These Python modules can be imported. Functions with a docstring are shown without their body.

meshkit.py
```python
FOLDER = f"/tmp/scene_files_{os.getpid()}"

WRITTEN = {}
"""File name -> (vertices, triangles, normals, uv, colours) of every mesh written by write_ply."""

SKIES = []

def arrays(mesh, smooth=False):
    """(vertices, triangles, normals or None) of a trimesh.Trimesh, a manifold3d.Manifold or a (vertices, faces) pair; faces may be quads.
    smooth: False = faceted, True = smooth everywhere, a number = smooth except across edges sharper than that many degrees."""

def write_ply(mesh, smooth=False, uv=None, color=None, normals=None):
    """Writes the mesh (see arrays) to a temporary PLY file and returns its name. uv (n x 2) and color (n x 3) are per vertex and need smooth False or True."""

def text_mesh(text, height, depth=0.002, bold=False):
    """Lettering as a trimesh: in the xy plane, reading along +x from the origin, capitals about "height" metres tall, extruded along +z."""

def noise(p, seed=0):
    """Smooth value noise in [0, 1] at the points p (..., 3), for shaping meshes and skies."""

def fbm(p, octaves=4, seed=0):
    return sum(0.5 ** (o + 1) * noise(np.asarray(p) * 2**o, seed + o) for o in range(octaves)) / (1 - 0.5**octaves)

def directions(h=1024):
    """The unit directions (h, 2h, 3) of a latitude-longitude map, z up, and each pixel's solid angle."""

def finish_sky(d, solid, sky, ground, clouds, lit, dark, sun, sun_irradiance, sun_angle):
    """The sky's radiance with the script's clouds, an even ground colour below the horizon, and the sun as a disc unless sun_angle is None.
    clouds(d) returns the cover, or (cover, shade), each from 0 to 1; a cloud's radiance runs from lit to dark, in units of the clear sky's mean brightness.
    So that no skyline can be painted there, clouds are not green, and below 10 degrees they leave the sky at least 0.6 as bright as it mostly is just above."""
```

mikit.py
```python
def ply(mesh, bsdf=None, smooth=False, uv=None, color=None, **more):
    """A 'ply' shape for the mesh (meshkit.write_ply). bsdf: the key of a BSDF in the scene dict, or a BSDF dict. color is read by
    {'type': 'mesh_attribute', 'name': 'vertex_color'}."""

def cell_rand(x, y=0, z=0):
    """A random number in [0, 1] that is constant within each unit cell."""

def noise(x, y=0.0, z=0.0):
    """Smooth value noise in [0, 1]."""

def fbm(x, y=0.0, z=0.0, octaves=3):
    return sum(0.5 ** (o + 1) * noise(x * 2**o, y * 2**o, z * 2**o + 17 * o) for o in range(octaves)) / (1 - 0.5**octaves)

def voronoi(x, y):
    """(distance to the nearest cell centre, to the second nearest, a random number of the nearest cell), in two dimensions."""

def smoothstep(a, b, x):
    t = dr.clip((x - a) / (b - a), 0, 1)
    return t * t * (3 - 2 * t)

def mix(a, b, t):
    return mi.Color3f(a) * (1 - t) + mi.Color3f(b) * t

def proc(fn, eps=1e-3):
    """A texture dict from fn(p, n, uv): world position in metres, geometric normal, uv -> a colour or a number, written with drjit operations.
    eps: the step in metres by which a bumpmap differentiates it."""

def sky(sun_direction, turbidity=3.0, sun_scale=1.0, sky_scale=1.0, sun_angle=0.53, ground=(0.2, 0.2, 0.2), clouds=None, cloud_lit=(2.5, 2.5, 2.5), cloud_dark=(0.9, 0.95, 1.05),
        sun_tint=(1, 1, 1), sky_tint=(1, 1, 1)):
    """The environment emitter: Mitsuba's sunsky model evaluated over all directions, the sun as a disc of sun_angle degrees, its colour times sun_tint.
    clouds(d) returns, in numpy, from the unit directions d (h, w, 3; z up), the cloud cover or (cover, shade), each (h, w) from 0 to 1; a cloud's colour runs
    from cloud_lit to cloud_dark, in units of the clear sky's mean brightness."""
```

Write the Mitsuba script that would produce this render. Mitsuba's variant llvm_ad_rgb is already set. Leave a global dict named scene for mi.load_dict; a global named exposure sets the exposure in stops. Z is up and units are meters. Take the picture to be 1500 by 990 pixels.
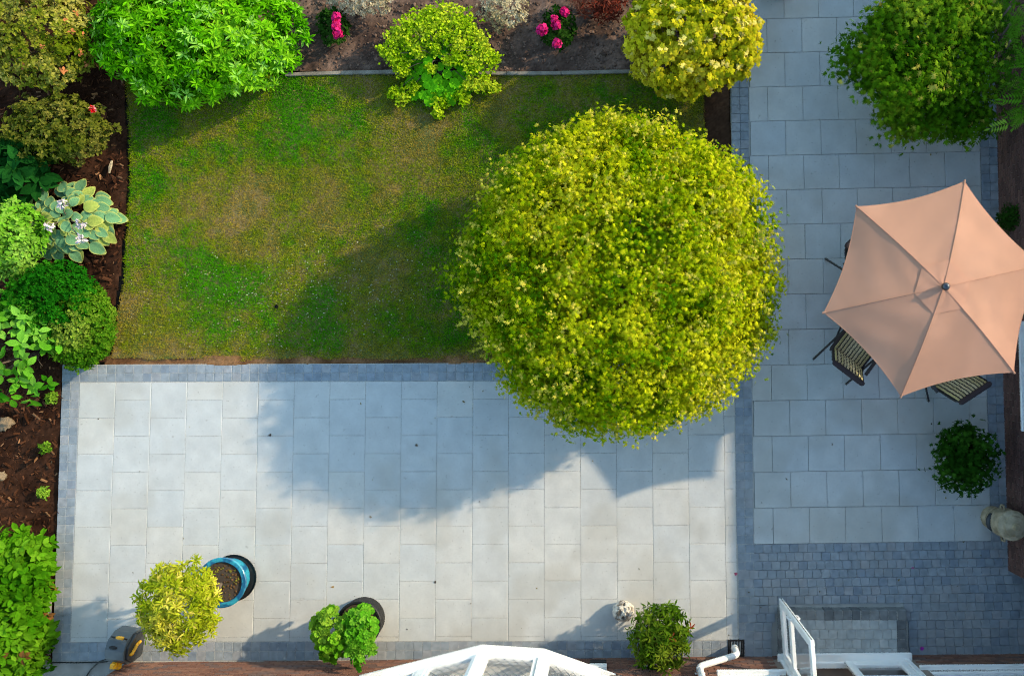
import math
import numpy as np, trimesh, drjit as dr, mitsuba as mi, mikit, meshkit, manifold3d
from shapely.geometry import Polygon, LineString
from mikit import noise, fbm, smoothstep, mix

# ------------------------------------------------------------------ camera, sky, exposure
H, F, PX, PY, TILT = 13.7, 1200.0, 885.0, 467.1, math.radians(3.0)
FWD = np.array([0, math.sin(TILT), -math.cos(TILT)]); UP = np.array([0, math.cos(TILT), math.sin(TILT)])
T = mi.ScalarTransform4f
scene, labels = {}, {}
scene['camera'] = {'type': 'perspective', 'fov': math.degrees(2 * math.atan(750 / F)), 'fov_axis': 'x', 'near_clip': 0.1, 'far_clip': 400.0,
                   'principal_point_offset_x': (750 - PX) / 1500, 'principal_point_offset_y': (495 - PY) / 990,
                   'to_world': T().look_at(origin=[0, 0, H], target=[0, float(FWD[1]), H + float(FWD[2])], up=UP.tolist())}
SUN = np.array([1.92, 0.857, 1.0])
scene['sky'] = mikit.sky(SUN.tolist(), turbidity=3.0, sun_scale=0.31, sky_scale=1.0, sun_angle=1.1, sun_tint=(.93, 1.0, 1.1), sky_tint=(1.10, 1.07, .92))
exposure = 3.86

# ------------------------------------------------------------------ measuring
def P(px, py, z=0.0):
    """The point at height z that the survey photograph (1500 x 990) shows at px, py."""
    d = FWD + np.array([(px - PX) / F, 0, 0]) - UP * ((py - PY) / F)
    t = (z - H) / d[2]
    return np.array([d[0] * t, d[1] * t, z])
def G(px, py):
    return P(px, py)[:2]
def ground_px(x, y):
    """Survey coordinates of ground points (arrays)."""
    v = np.stack([x, y, np.full_like(x, -H)], -1); w = v @ FWD
    return PX + F * v[..., 0] / w, PY - F * (v @ UP) / w
def lin(r, g, b):
    c = np.array([r, g, b]) / 255.0
    return np.where(c < .04045, c / 12.92, ((c + .055) / 1.055) ** 2.4)
def unit(v):
    v = np.asarray(v, float)
    return v / np.maximum(np.linalg.norm(v, axis=-1, keepdims=True), 1e-12)
def R(seed):
    return np.random.default_rng(seed)

# ------------------------------------------------------------------ materials
def pr(base, rough=.6, **k):
    b = base if isinstance(base, dict) else {'type': 'rgb', 'value': list(map(float, base))}
    return {'type': 'twosided', 'b': {'type': 'principled', 'base_color': b, 'roughness': rough, **k}}
VC = {'type': 'mesh_attribute', 'name': 'vertex_color'}
scene['leaf'] = {'type': 'principledthin', 'base_color': VC, 'roughness': .75, 'diff_trans': .45, 'spec_trans': 0.0, 'eta': 1.4}
scene['leaf_gloss'] = {'type': 'principledthin', 'base_color': VC, 'roughness': .7, 'diff_trans': .45, 'spec_trans': 0.0, 'eta': 1.2}
scene['vcol'] = {'type': 'twosided', 'b': {'type': 'diffuse', 'reflectance': VC}}
def slab_fn(p, n, uv):
    t = fbm(p.x * 5, p.y * 5, 3, octaves=4); s = fbm(p.x * 60, p.y * 60, 7, octaves=2); w = fbm(p.x * 1.1, p.y * 1.1, 11, octaves=3)
    c = mix((.455, .46, .45), (.495, .485, .455), uv.x)
    c = mix(c, (.44, .46, .465), smoothstep(.45, .75, uv.y) * .5)
    c = c * (.86 + .20 * t + .08 * s)
    c = mix(c, (.33, .30, .24), smoothstep(.54, .74, w) * .28)
    sp = noise(p.x * 34, p.y * 34, 5)
    return mix(c, (.2, .18, .15), smoothstep(.93, .97, sp) * .35)
scene['slab'] = pr(mikit.proc(slab_fn), .75)
def sett_fn(p, n, uv):
    t = fbm(p.x * 14, p.y * 14, p.z * 14, octaves=4); w = fbm(p.x * .9, p.y * .9, 2, octaves=3)
    c = mix((.205, .24, .275), (.26, .29, .32), uv.x)
    c = mix(c, (.29, .29, .305), smoothstep(.7, .95, uv.y) * .6); c = mix(c, (.15, .19, .25), smoothstep(.3, .05, uv.y) * .5)
    c = c * (.72 + .5 * t)
    return mix(c, (.30, .28, .25), smoothstep(.55, .75, w) * .25)
scene['sett'] = pr(mikit.proc(sett_fn), .7)
def dsett_fn(p, n, uv):
    t = fbm(p.x * 14, p.y * 14, p.z * 14, octaves=4)
    return mix((.09, .10, .11), (.2, .21, .215), uv.x) * (.6 + .75 * t)
scene['dark_sett'] = pr(mikit.proc(dsett_fn), .6)
scene['light_sett'] = pr(mikit.proc(lambda p, n, uv: mix((.30, .33, .34), (.38, .40, .40), uv.x) * (.75 + .45 * fbm(p.x * 14, p.y * 14, p.z * 14, octaves=4))), .7)
def brick_fn(p, n, uv):
    t = fbm(p.x * 18, p.y * 18, p.z * 40, octaves=3)
    c = mix((.14, .06, .042), (.21, .105, .07), uv.x)
    c = mix(c, (.12, .075, .065), smoothstep(.55, .9, uv.y))
    return c * (.65 + .6 * t)
scene['brick'] = pr(mikit.proc(brick_fn), .85)
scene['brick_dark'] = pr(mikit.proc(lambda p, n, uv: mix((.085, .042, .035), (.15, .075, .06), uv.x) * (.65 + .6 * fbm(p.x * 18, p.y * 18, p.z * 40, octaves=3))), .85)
scene['mortar'] = pr(mikit.proc(lambda p, n, uv: mix((.26, .26, .25), (.42, .41, .38), fbm(p.x * 9, p.y * 9, p.z * 9, octaves=3))), .95)
scene['wall_mortar'] = pr((.22, .17, .14), .95)
def conc_fn(p, n, uv):
    t = fbm(p.x * 6, p.y * 6, p.z * 6, octaves=4)
    return mix(mix((.20, .185, .165), (.42, .40, .37), t), (.10, .11, .07), smoothstep(.5, .7, fbm(p.x * 3, p.y * 3, 4, octaves=3)) * .5)
scene['concrete'] = pr(mikit.proc(conc_fn), .9)
def turf_fn(p, n, uv):
    t = fbm(p.x * 3, p.y * 3, 1, octaves=4); s = noise(p.x * 90, p.y * 90, 2)
    return mix((.08, .10, .016), (.18, .13, .05), smoothstep(.35, .65, t)) * (.6 + .8 * s)
scene['old_concrete'] = pr(mikit.proc(lambda p, n, uv: mix((.13, .115, .09), (.29, .26, .215), fbm(p.x * 9, p.y * 9, 2, octaves=4))), .95)
scene['turf'] = pr(mikit.proc(turf_fn), .95)
scene['earth'] = pr(mikit.proc(lambda p, n, uv: mix((.035, .024, .017), (.075, .055, .04), fbm(p.x * 4, p.y * 4, 1, octaves=4))), .98)
scene['white'] = pr(mikit.proc(lambda p, n, uv: mix((.80, .80, .79), (.70, .70, .68), smoothstep(.5, .8, fbm(p.x * 2.3, p.y * 2.3, p.z * 2.3, octaves=4)) * .6)), .32)
scene['glass'] = {'type': 'thindielectric'}
scene['lead'] = pr((.30, .31, .32), .6)
scene['black'] = pr((.006, .006, .0065), .6)
scene['black_metal'] = pr((.022, .020, .021), .4)
scene['steel'] = pr((.08, .085, .10), .22, metallic=.9)
def blue_fn(p, n, uv):
    t = fbm(p.x * 12, p.y * 12, p.z * 5, octaves=3)
    return mix((.01, .10, .22), (.03, .30, .42), smoothstep(.35, .7, t))
scene['blue_glaze'] = pr(mikit.proc(blue_fn), .12, clearcoat=.8)
scene['terracotta'] = pr(mikit.proc(lambda p, n, uv: mix((.22, .10, .06), (.33, .17, .10), fbm(p.x * 8, p.y * 8, p.z * 8))), .85)
def cloth_fn(p, n, uv):
    s = noise(uv.x * 900, uv.y * 900, 1); t = fbm(p.x * 3, p.y * 3, 2, octaves=4)
    return mi.Color3f(.485, .255, .17) * (.90 + .12 * t + .08 * s) * (.94 + .12 * smoothstep(.4, .6, fbm(p.x * 1.3, p.y * 1.3, 5)))
scene['canopy'] = {'type': 'blendbsdf', 'weight': .26, 'a': pr(mikit.proc(cloth_fn), .85, sheen=.3), 'b': {'type': 'principledthin', 'base_color': {'type': 'rgb', 'value': [.58, .24, .14]}, 'diff_trans': 1.6, 'roughness': .9, 'spec_trans': 0.0}}
def stripe_fn(p, n, uv):
    u = uv.x * 10.0; k = u - dr.floor(u); r = mikit.cell_rand(u, 3, 1)
    c = mix((.46, .38, .16), (.64, .55, .34), r)
    c = dr.select(k < .40, mi.Color3f(.014, .012, .012), c)
    c = dr.select((k > .58) & (k < .66), mi.Color3f(.12, .09, .03), c)
    return c * (.85 + .3 * noise(uv.x * 300, uv.y * 300, 1))
scene['stripes'] = pr(mikit.proc(stripe_fn), .9)
scene['brown_fabric'] = pr((.035, .022, .024), .9)
def urn_fn(p, n, uv):
    t = fbm(p.x * 9, p.y * 9, p.z * 9, octaves=4)
    return mix((.22, .17, .10), (.44, .36, .24), smoothstep(.25, .7, t))
scene['cream_stone'] = pr(mikit.proc(urn_fn), .6)
scene['rock'] = pr(mikit.proc(lambda p, n, uv: mix((.16, .13, .10), (.62, .56, .48), smoothstep(.3, .55, fbm(p.x * 16, p.y * 16, p.z * 16, octaves=4)))), .9)
scene['grey_plastic'] = pr(mikit.proc(lambda p, n, uv: mix((.075, .09, .10), (.10, .115, .125), fbm(p.x * 20, p.y * 20, p.z * 20))), .42)
scene['dark_plastic'] = pr((.03, .033, .037), .4)
scene['yellow_plastic'] = pr((.80, .38, .012), .35)
def wood_fn(p, n, uv):
    t = fbm(p.x * 3, p.y * 40, p.z * 40, octaves=3)
    return mix((.13, .055, .02), (.28, .13, .05), t)
scene['floorboards'] = pr(mikit.proc(wood_fn), .3)
scene['bark'] = pr(mikit.proc(lambda p, n, uv: mix((.05, .035, .025), (.16, .12, .085), fbm(p.x * 30, p.y * 30, p.z * 8, octaves=3))), .95)
scene['plaster'] = pr((.55, .52, .47), .9)
scene['roof_tile'] = pr(mikit.proc(lambda p, n, uv: mix((.10, .06, .05), (.2, .12, .09), fbm(p.x * 4, p.y * 4, p.z * 9))), .9)

# ------------------------------------------------------------------ naming
USED = {}
def numbered(name, parent=None):
    key = f'{parent}__{name}' if parent else name
    k = USED.get(key, 0); USED[key] = k + 1
    return key if k == 0 else f'{key}_{k:03d}'
def thing(name, label, cat, group=None):
    key = numbered(name)
    labels[key] = {'label': label, 'category': cat}
    if group: labels[key]['group'] = group
    return key
def struct(name, label=None):
    key = numbered(name)
    labels[key] = {'kind': 'structure'}
    if label: labels[key]['label'] = label
    return key
def part(name, parent, mesh, bsdf, smooth=False, label=None, stuff=False, **k):
    key = numbered(name, parent)
    scene[key] = mikit.ply(mesh, bsdf, smooth, **k)
    if label or stuff:
        labels[key] = {}
        if label: labels[key]['label'] = label
        if stuff: labels[key]['kind'] = 'stuff'
    return key
def solo(key, mesh, bsdf, smooth=False, **k):
    scene[key] = mikit.ply(mesh, bsdf, smooth, **k)
def cat(*ms):
    return trimesh.util.concatenate([m for m in ms if m is not None])

# ------------------------------------------------------------------ shapes
def prism(quad, z1, z0, bev=.004, dz=None, inset_rng=None):
    """A stone with a chamfered top on the ground quadrilateral (4 x 2)."""
    q = np.asarray(quad, float); c = q.mean(0)
    e = unit(c - q)
    dz = np.zeros(4) if dz is None else dz
    v = np.vstack([np.c_[q, np.full(4, z0)], np.c_[q, z1 - bev + dz], np.c_[q + e * bev * 1.5, z1 + dz]])
    f = []
    for a in (0, 4):
        for i in range(4):
            j = (i + 1) % 4
            f += [[a + i, a + j, a + 4 + j], [a + i, a + 4 + j, a + 4 + i]]
    f += [[8, 9, 10], [8, 10, 11]]
    area = np.cross(q[1] - q[0], q[2] - q[0])
    f = np.array(f)
    return v, (f if area > 0 else f[:, ::-1])
def box(x0, x1, y0, y1, z0, z1, bev=0.0):
    if bev <= 0:
        m = trimesh.creation.box(extents=(x1 - x0, y1 - y0, z1 - z0)); m.apply_translation(((x0 + x1) / 2, (y0 + y1) / 2, (z0 + z1) / 2)); return m
    b = min(bev, (x1 - x0) / 2.2, (y1 - y0) / 2.2, (z1 - z0) / 2.2)
    p = [(x, y, z) for x in (x0, x1) for y in (y0, y1) for z in (z0, z1)]
    pts = []
    for x, y, z in p:
        sx, sy, sz = (1 if x == x0 else -1), (1 if y == y0 else -1), (1 if z == z0 else -1)
        pts += [(x + sx * b, y + sy * b, z), (x + sx * b, y, z + sz * b), (x, y + sy * b, z + sz * b)]
    return trimesh.convex.convex_hull(np.array(pts))
def tube(pts, rad, sides=8, closed_ends=True):
    p = np.asarray(pts, float); n = len(p)
    rad = np.broadcast_to(rad, (n,))
    t = unit(np.gradient(p, axis=0)); a = unit(np.cross(t[0], [0, 0, 1] if abs(t[0][2]) < .9 else [1, 0, 0])); v = []
    for i in range(n):
        a = unit(a - t[i] * (a @ t[i])); b = np.cross(t[i], a); ang = np.arange(sides) * 2 * np.pi / sides
        v.append(p[i] + rad[i] * (np.cos(ang)[:, None] * a + np.sin(ang)[:, None] * b))
    v = np.vstack(v); f = []
    for i in range(n - 1):
        for j in range(sides):
            k = (j + 1) % sides; q = i * sides
            f += [[q + j, q + k, q + sides + k], [q + j, q + sides + k, q + sides + j]]
    if closed_ends:
        v = np.vstack([v, p[0], p[-1]]); m = n * sides
        for j in range(sides):
            k = (j + 1) % sides
            f += [[m, k, j], [m + 1, (n - 1) * sides + j, (n - 1) * sides + k]]
    return trimesh.Trimesh(v, f, process=False)
def bend(pts, r, n=6):
    """The polyline with its corners rounded."""
    pts = [np.asarray(q, float) for q in pts]; out = [pts[0]]
    for a, b, c in zip(pts, pts[1:], pts[2:]):
        u, w = unit(a - b), unit(c - b); d = min(r, np.linalg.norm(a - b) * .45, np.linalg.norm(c - b) * .45)
        for s in np.linspace(0, 1, n):
            out.append((1 - s) ** 2 * (b + u * d) + 2 * s * (1 - s) * b + s * s * (b + w * d))
    return np.array(out + [pts[-1]])
def lathe(profile, at=(0, 0, 0), sections=40):
    m = trimesh.creation.revolve(np.asarray(profile, float), sections=sections); m.apply_translation(at); return m
def poly(px_pts, z1, z0):
    m = trimesh.creation.extrude_polygon(Polygon([G(*q) for q in px_pts]), z1 - z0, engine='earcut'); m.apply_translation((0, 0, z0)); return m

# leaf outlines: x across, y along, z up; unit length
def fan(outline, z=None, c=(0, .45, 0)):
    o = np.array([(x, y, 0.0) for x, y in outline]); 
    if z is not None: o[:, 2] = z
    v = np.vstack([[c], o]); n = len(o)
    return v, np.array([[0, i + 1, (i + 1) % n + 1] for i in range(n)])
def strip(w, n=3, fold=.15, droop=.15):
    """A leaf folded along its midrib; w(t) is the half width."""
    v, f = [], []
    for i in range(n + 1):
        t = i / n; h = w(t); z = -droop * t * t
        v += [(-h, t, z + fold * h), (0, t, z), (h, t, z + fold * h)]
        if i:
            a, b = 3 * i - 3, 3 * i
            f += [[a, a + 1, b + 1], [a, b + 1, b], [a + 1, a + 2, b + 2], [a + 1, b + 2, b + 1]]
    return np.array(v, float), np.array(f)
def star(lobes, notch=.42, spread=2.2):
    out = [(-.05, -.02), (.05, -.02)]
    ang = np.linspace(-spread, spread, lobes)
    for i, a in enumerate(ang[::-1]):
        ln = .62 * (1 - .28 * abs(a) / spread) 
        out.append((math.sin(a) * ln, .4 + math.cos(a) * ln))
        if i < lobes - 1:
            b = (ang[::-1][i] + ang[::-1][i + 1]) / 2
            out.append((math.sin(b) * ln * notch, .4 + math.cos(b) * ln * notch))
    r = np.array([math.hypot(x, y - .4) for x, y in out])
    return fan(out, z=-.22 * r ** 2 * 1.5, c=(0, .4, .03))
MAPLE = star(5, .34)
MAPLE7 = star(7, .27, 2.35)
BROADSTAR = star(5, .62)
OVATE = strip(lambda t: .30 * math.sin(math.pi * min(1, t * .95 + .04)) ** .8, 3, .25, .2)
LANCE = strip(lambda t: .15 * math.sin(math.pi * (t ** 1.15 * .94 + .03)), 3, .3, .22)
DIAMOND = (np.array([(0, 0, 0), (.32, .5, .06), (0, 1, 0), (-.32, .5, .06)], float), np.array([[0, 1, 2], [0, 2, 3]]))
BLADE = (np.array([(-.045, 0, 0), (.045, 0, 0), (0, 1, 0)], float), np.array([[0, 1, 2]]))
SCALLOP = fan([(math.sin(a) * (.5 + .05 * math.cos(a * 8.5)), .45 + math.cos(a) * (.5 + .05 * math.cos(a * 8.5))) for a in np.linspace(math.pi * .95, -math.pi * .95, 19)], z=.08 * np.cos(np.linspace(0, 38, 19)), c=(0, .3, -.06))
def pinnate(n=6):
    v, f = [], []; lv, lf = strip(lambda t: .17 * math.sin(math.pi * (t * .94 + .03)), 2, .2, .1)
    for i in range(n):
        y = .18 + .7 * i / n
        for s in (-1, 1):
            a = s * 1.05; sz = .34 * (1 - .35 * i / n); c, q = math.cos(a), math.sin(a)
            p = lv * sz; w = np.c_[p[:, 0] * c + p[:, 1] * q, -p[:, 0] * q + p[:, 1] * c + y, p[:, 2] - .25 * y * y]
            f.append(lf + sum(map(len, v))); v.append(w)
    f.append(lf + sum(map(len, v))); v.append(lv * .3 + [0, .86, -.2])
    return np.vstack(v), np.vstack(f)
PINNATE = pinnate()

def scatter(tpl, pos, nrm, dirs, size, col):
    """Leaves as (vertices, faces, colours)."""
    V, Fc = tpl; pos, nrm = np.asarray(pos, float), unit(nrm)
    y = unit(dirs - nrm * np.sum(dirs * nrm, -1, keepdims=True)); x = np.cross(y, nrm)
    size = np.broadcast_to(size, (len(pos),)); col = np.asarray(col) * .8
    v = pos[:, None] + size[:, None, None] * (V[None, :, :1] * x[:, None] + V[None, :, 1:2] * y[:, None] + V[None, :, 2:] * nrm[:, None])
    f = Fc[None] + (np.arange(len(pos)) * len(V))[:, None, None]
    return v.reshape(-1, 3), f.reshape(-1, 3), np.repeat(np.clip(col, .002, .95), len(V), 0)
def join(*sets):
    vs, fs, cs, n = [], [], [], 0
    for v, f, c in sets:
        vs.append(v); fs.append(f + n); cs.append(c); n += len(v)
    return np.vstack(vs), np.vstack(fs), np.vstack(cs)
def foliage(name, parent, sets, bsdf='leaf', stuff=True, label=None):
    v, f, c = join(*sets) if isinstance(sets, list) else sets
    return part(name, parent, (v, f), bsdf, False, label, stuff, color=c)
def sphere_dirs(rng, n, zmin=-.3):
    z = rng.uniform(zmin, 1, n); a = rng.uniform(0, 2 * np.pi, n); r = np.sqrt(np.maximum(0, 1 - z * z))
    return np.c_[r * np.cos(a), r * np.sin(a), z]
def palette(rng, cols, n, pos, freq=2.0, seed=0, contrast=2.2):
    """Leaf colours that drift between the given ones from bough to bough."""
    cols = np.array(cols); t = np.clip((meshkit.fbm(pos * freq, 3, seed) - .5) * contrast + .5 + rng.normal(0, .16, n), 0, .999) * (len(cols) - 1)
    i = t.astype(int); w = (t - i)[:, None]
    return (cols[i] * (1 - w) + cols[np.minimum(i + 1, len(cols) - 1)] * w) * rng.uniform(.78, 1.22, (n, 1))
def crown(rng, C, rad, n, k, tpl, size, cols, zmin=-.35, shell=.10, inner=.25, lump=.12, lfreq=2.5, outw=.7, upw=.6, spread=.5, jit=.35, tips=None, tip_p=.0, freq=2.0, sprig=.10, box_like=0.0, dent=.30, dfreq=6.0):
    """Sprays of k leaves through the outer volume of an uneven dome."""
    C, rad = np.asarray(C, float), np.asarray(rad, float)
    d = sphere_dirs(rng, n, zmin); seed = int(rng.integers(1000))
    lum = 1 + lump * 2 * (meshkit.fbm(d * lfreq + 7, 3, seed) - .5)
    dn = np.clip(.56 - meshkit.noise(d * dfreq * (rad / rad.mean()) + 3, seed + 1), 0, 1) * 1.8
    lum = lum * (1 - dent * dn)
    if box_like: lum = lum * (1 + box_like * (1 / np.maximum(np.abs(d).max(1), .6) - 1))
    t = 1 - np.abs(rng.normal(0, shell, n)); deep = rng.random(n) < inner
    t[deep] = rng.uniform(.45, .9, deep.sum()); t = t + (rng.random(n) < .06) * rng.uniform(.0, .08, n)
    pos = C + d * rad * (lum * t)[:, None]
    out = unit(d / rad)
    ax = unit(out * outw + np.array([0, 0, 1]) * upw + rng.normal(0, jit, (n, 3)))
    a1 = unit(np.cross(ax, rng.normal(0, 1, (n, 3)))); a2 = np.cross(ax, a1)
    P_, N_, D_ = [], [], []
    for j in range(k):
        phi = j * 2.4 + rng.uniform(0, .8, n)
        dv = a1 * np.cos(phi)[:, None] + a2 * np.sin(phi)[:, None]
        el = rng.uniform(-.1, .9, n)[:, None] * spread
        D_.append(dv + ax * el); N_.append(unit(ax - dv * el + rng.normal(0, .25, (n, 3))))
        P_.append(pos + ax * (rng.uniform(-1, 1, n) * sprig)[:, None] * np.mean(size) * 4 + dv * (rng.uniform(0, .5, n) * sprig)[:, None] * np.mean(size) * 3)
    pos, nrm, dv = np.vstack(P_), np.vstack(N_), np.vstack(D_)
    m = len(pos); col = palette(rng, cols, m, pos, freq, seed)
    if tips is not None:
        who = np.tile((rng.random(n) < tip_p) & (t > .9), k) & (rng.random(m) < .8)
        col[who] = np.array(tips) * rng.uniform(.75, 1.25, (who.sum(), 1))
    return scatter(tpl, pos, nrm, dv, rng.uniform(size[0], size[1], m), col)
def stems(rng, base, C, rad, n, r0, up=.55):
    """A woody frame: n limbs from the base into the crown."""
    base, C = np.asarray(base, float), np.asarray(C, float); ms = []
    for i in range(n):
        d = sphere_dirs(rng, 1, .0)[0]; end = C + d * rad * .85
        mid = base + (end - base) * .45 + np.array([0, 0, 1]) * np.linalg.norm(end - base) * .12 + rng.normal(0, .03, 3)
        s = np.linspace(0, 1, 6)[:, None]; pts = (1 - s) ** 2 * base + 2 * s * (1 - s) * mid + s * s * end
        ms.append(tube(pts, np.linspace(r0, r0 * .2, 6), 5, False))
    return cat(*ms)
def at_px(px, py, zc):
    return P(px, py, zc)
SC = lambda z: F / (H - z)      # survey pixels to the metre at height z

# ------------------------------------------------------------------ ground and paving
k = struct('ground'); solo(k, poly([(-4200, -3600), (5600, -3600), (5600, 4400), (-4200, 4400)], -.13, -.4), 'earth')
def bilerp(Q, u, v):
    tl, tr, br, bl = Q
    return (1 - u) * (1 - v) * tl + u * (1 - v) * tr + u * v * br + (1 - u) * v * bl
ROWS = R(5)
def piece(Q, u0, u1, v0, v1, parent, name, bsdf, z=0.0, gap=.0032, thick=.05, bev=.004, rough=.0008, collect=None):
    q = np.array([bilerp(Q, u0, v0), bilerp(Q, u0, v1), bilerp(Q, u1, v1), bilerp(Q, u1, v0)])
    c = q.mean(0); e = np.sign(q - c) * gap
    q = q - e + ROWS.normal(0, rough * 1.2, (4, 2))
    m = prism(q, z + ROWS.normal(0, rough), z - thick, bev, ROWS.normal(0, rough, 4))
    uv = np.tile(ROWS.random(2), (12, 1))
    if collect is not None: collect.append((m, uv)); return
    part(name, parent, m, bsdf, False, uv=uv)
def flush_stuff(name, parent, collect, bsdf):
    if not collect: return
    vs, fs, us, n = [], [], [], 0
    for (v, f), uv in collect:
        vs.append(v); fs.append(f + n); us.append(uv); n += len(v)
    part(name, parent, (np.vstack(vs), np.vstack(fs)), bsdf, False, None, True, uv=np.vstack(us))

# left patio: columns of square slabs in half bond
LP = [G(117, 560), G(1075.5, 557), G(1081, 937.5), G(103, 940)]
patio = struct('patio')
part('bedding', patio, poly([(92, 534), (1103, 530), (1106, 966), (76, 970)], -.0055, -.12), 'mortar')
W = np.linalg.norm(LP[1] - LP[0]); Hh = np.linalg.norm(LP[3] - LP[0]); S = .5962
ncol = int(math.ceil(W / S))
for c in range(ncol):
    u0, u1 = c * S / W, min(1, (c + 1) * S / W)
    if u1 - u0 < .004: continue
    y = -(.5 if c % 2 else 0) * S
    while y < Hh - .02:
        v0, v1 = max(0, y / Hh), min(1, (y + S) / Hh)
        if v1 - v0 > .012: piece(LP, u0, u1, v0, v1, patio, 'slab', 'slab')
        y += S
# right patio (terrace): rows in half bond, bonded from the right-hand edge
rt = [G(1098, 228.5), G(1435.5, 222), G(1452, 792), G(1104.5, 797)]
terrace = struct('terrace')
part('bedding', terrace, poly([(1066, -170), (1462, -170), (1476, 700), (1500, 950), (1083, 966)], -.018, -.12), 'mortar')
Wt, Ht = np.linalg.norm(rt[2] - rt[3]), np.linalg.norm(rt[3] - rt[0]); nv = 11
for r in range(-8, nv):
    off = .5 if (nv - 1 - r) % 2 else 0
    S = .5995; x = Wt + off * S
    while x > .02:
        u1, u0 = min(1, x / Wt), max(0, (x - S) / Wt)
        if u1 - u0 > .01: piece(rt, u0, u1, r / nv, (r + 1) / nv, terrace, 'slab', 'slab')
        x -= S
def sett_area(parent, quad, nu, nv_, bsdf='sett', bond=0.0, z=0.0, limit=300, skip=None, near=None):
    Q = [G(*q) if len(q) == 2 and not isinstance(q, np.ndarray) else q for q in quad]; cells = []
    for r in range(nv_):
        off = (ROWS.uniform(-bond, bond) if bond else 0)
        edges = [0] + [c + off for c in range(1, nu)] + [nu]
        for a, b in zip(edges, edges[1:]): cells.append((a / nu, b / nu, r / nv_, (r + 1) / nv_))
    if skip: cells = [c for c in cells if not skip(*bilerp(Q, (c[0] + c[1]) / 2, (c[2] + c[3]) / 2))]
    if len(cells) > limit:
        key = near or (lambda x, y: math.hypot(x, y))
        cells.sort(key=lambda c: key(*bilerp(Q, (c[0] + c[1]) / 2, (c[2] + c[3]) / 2)))
    rest = []
    for i, c in enumerate(cells):
        piece(Q, *c, parent, 'sett', bsdf, z, .0028, .05, .0035, .001, rest if i >= limit else None)
    flush_stuff('sett_field', parent, rest, bsdf)
sb = struct('patio_border')
sett_area(sb, [(91, 534.5), (1074, 531.5), (1075, 556.5), (90.3, 559.5)], 75, 2)
sb = struct('patio_border')
sett_area(sb, [(90.5, 560), (116.5, 560), (102.5, 940), (77, 941)], 2, 29)
sb = struct('patio_border')
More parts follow.
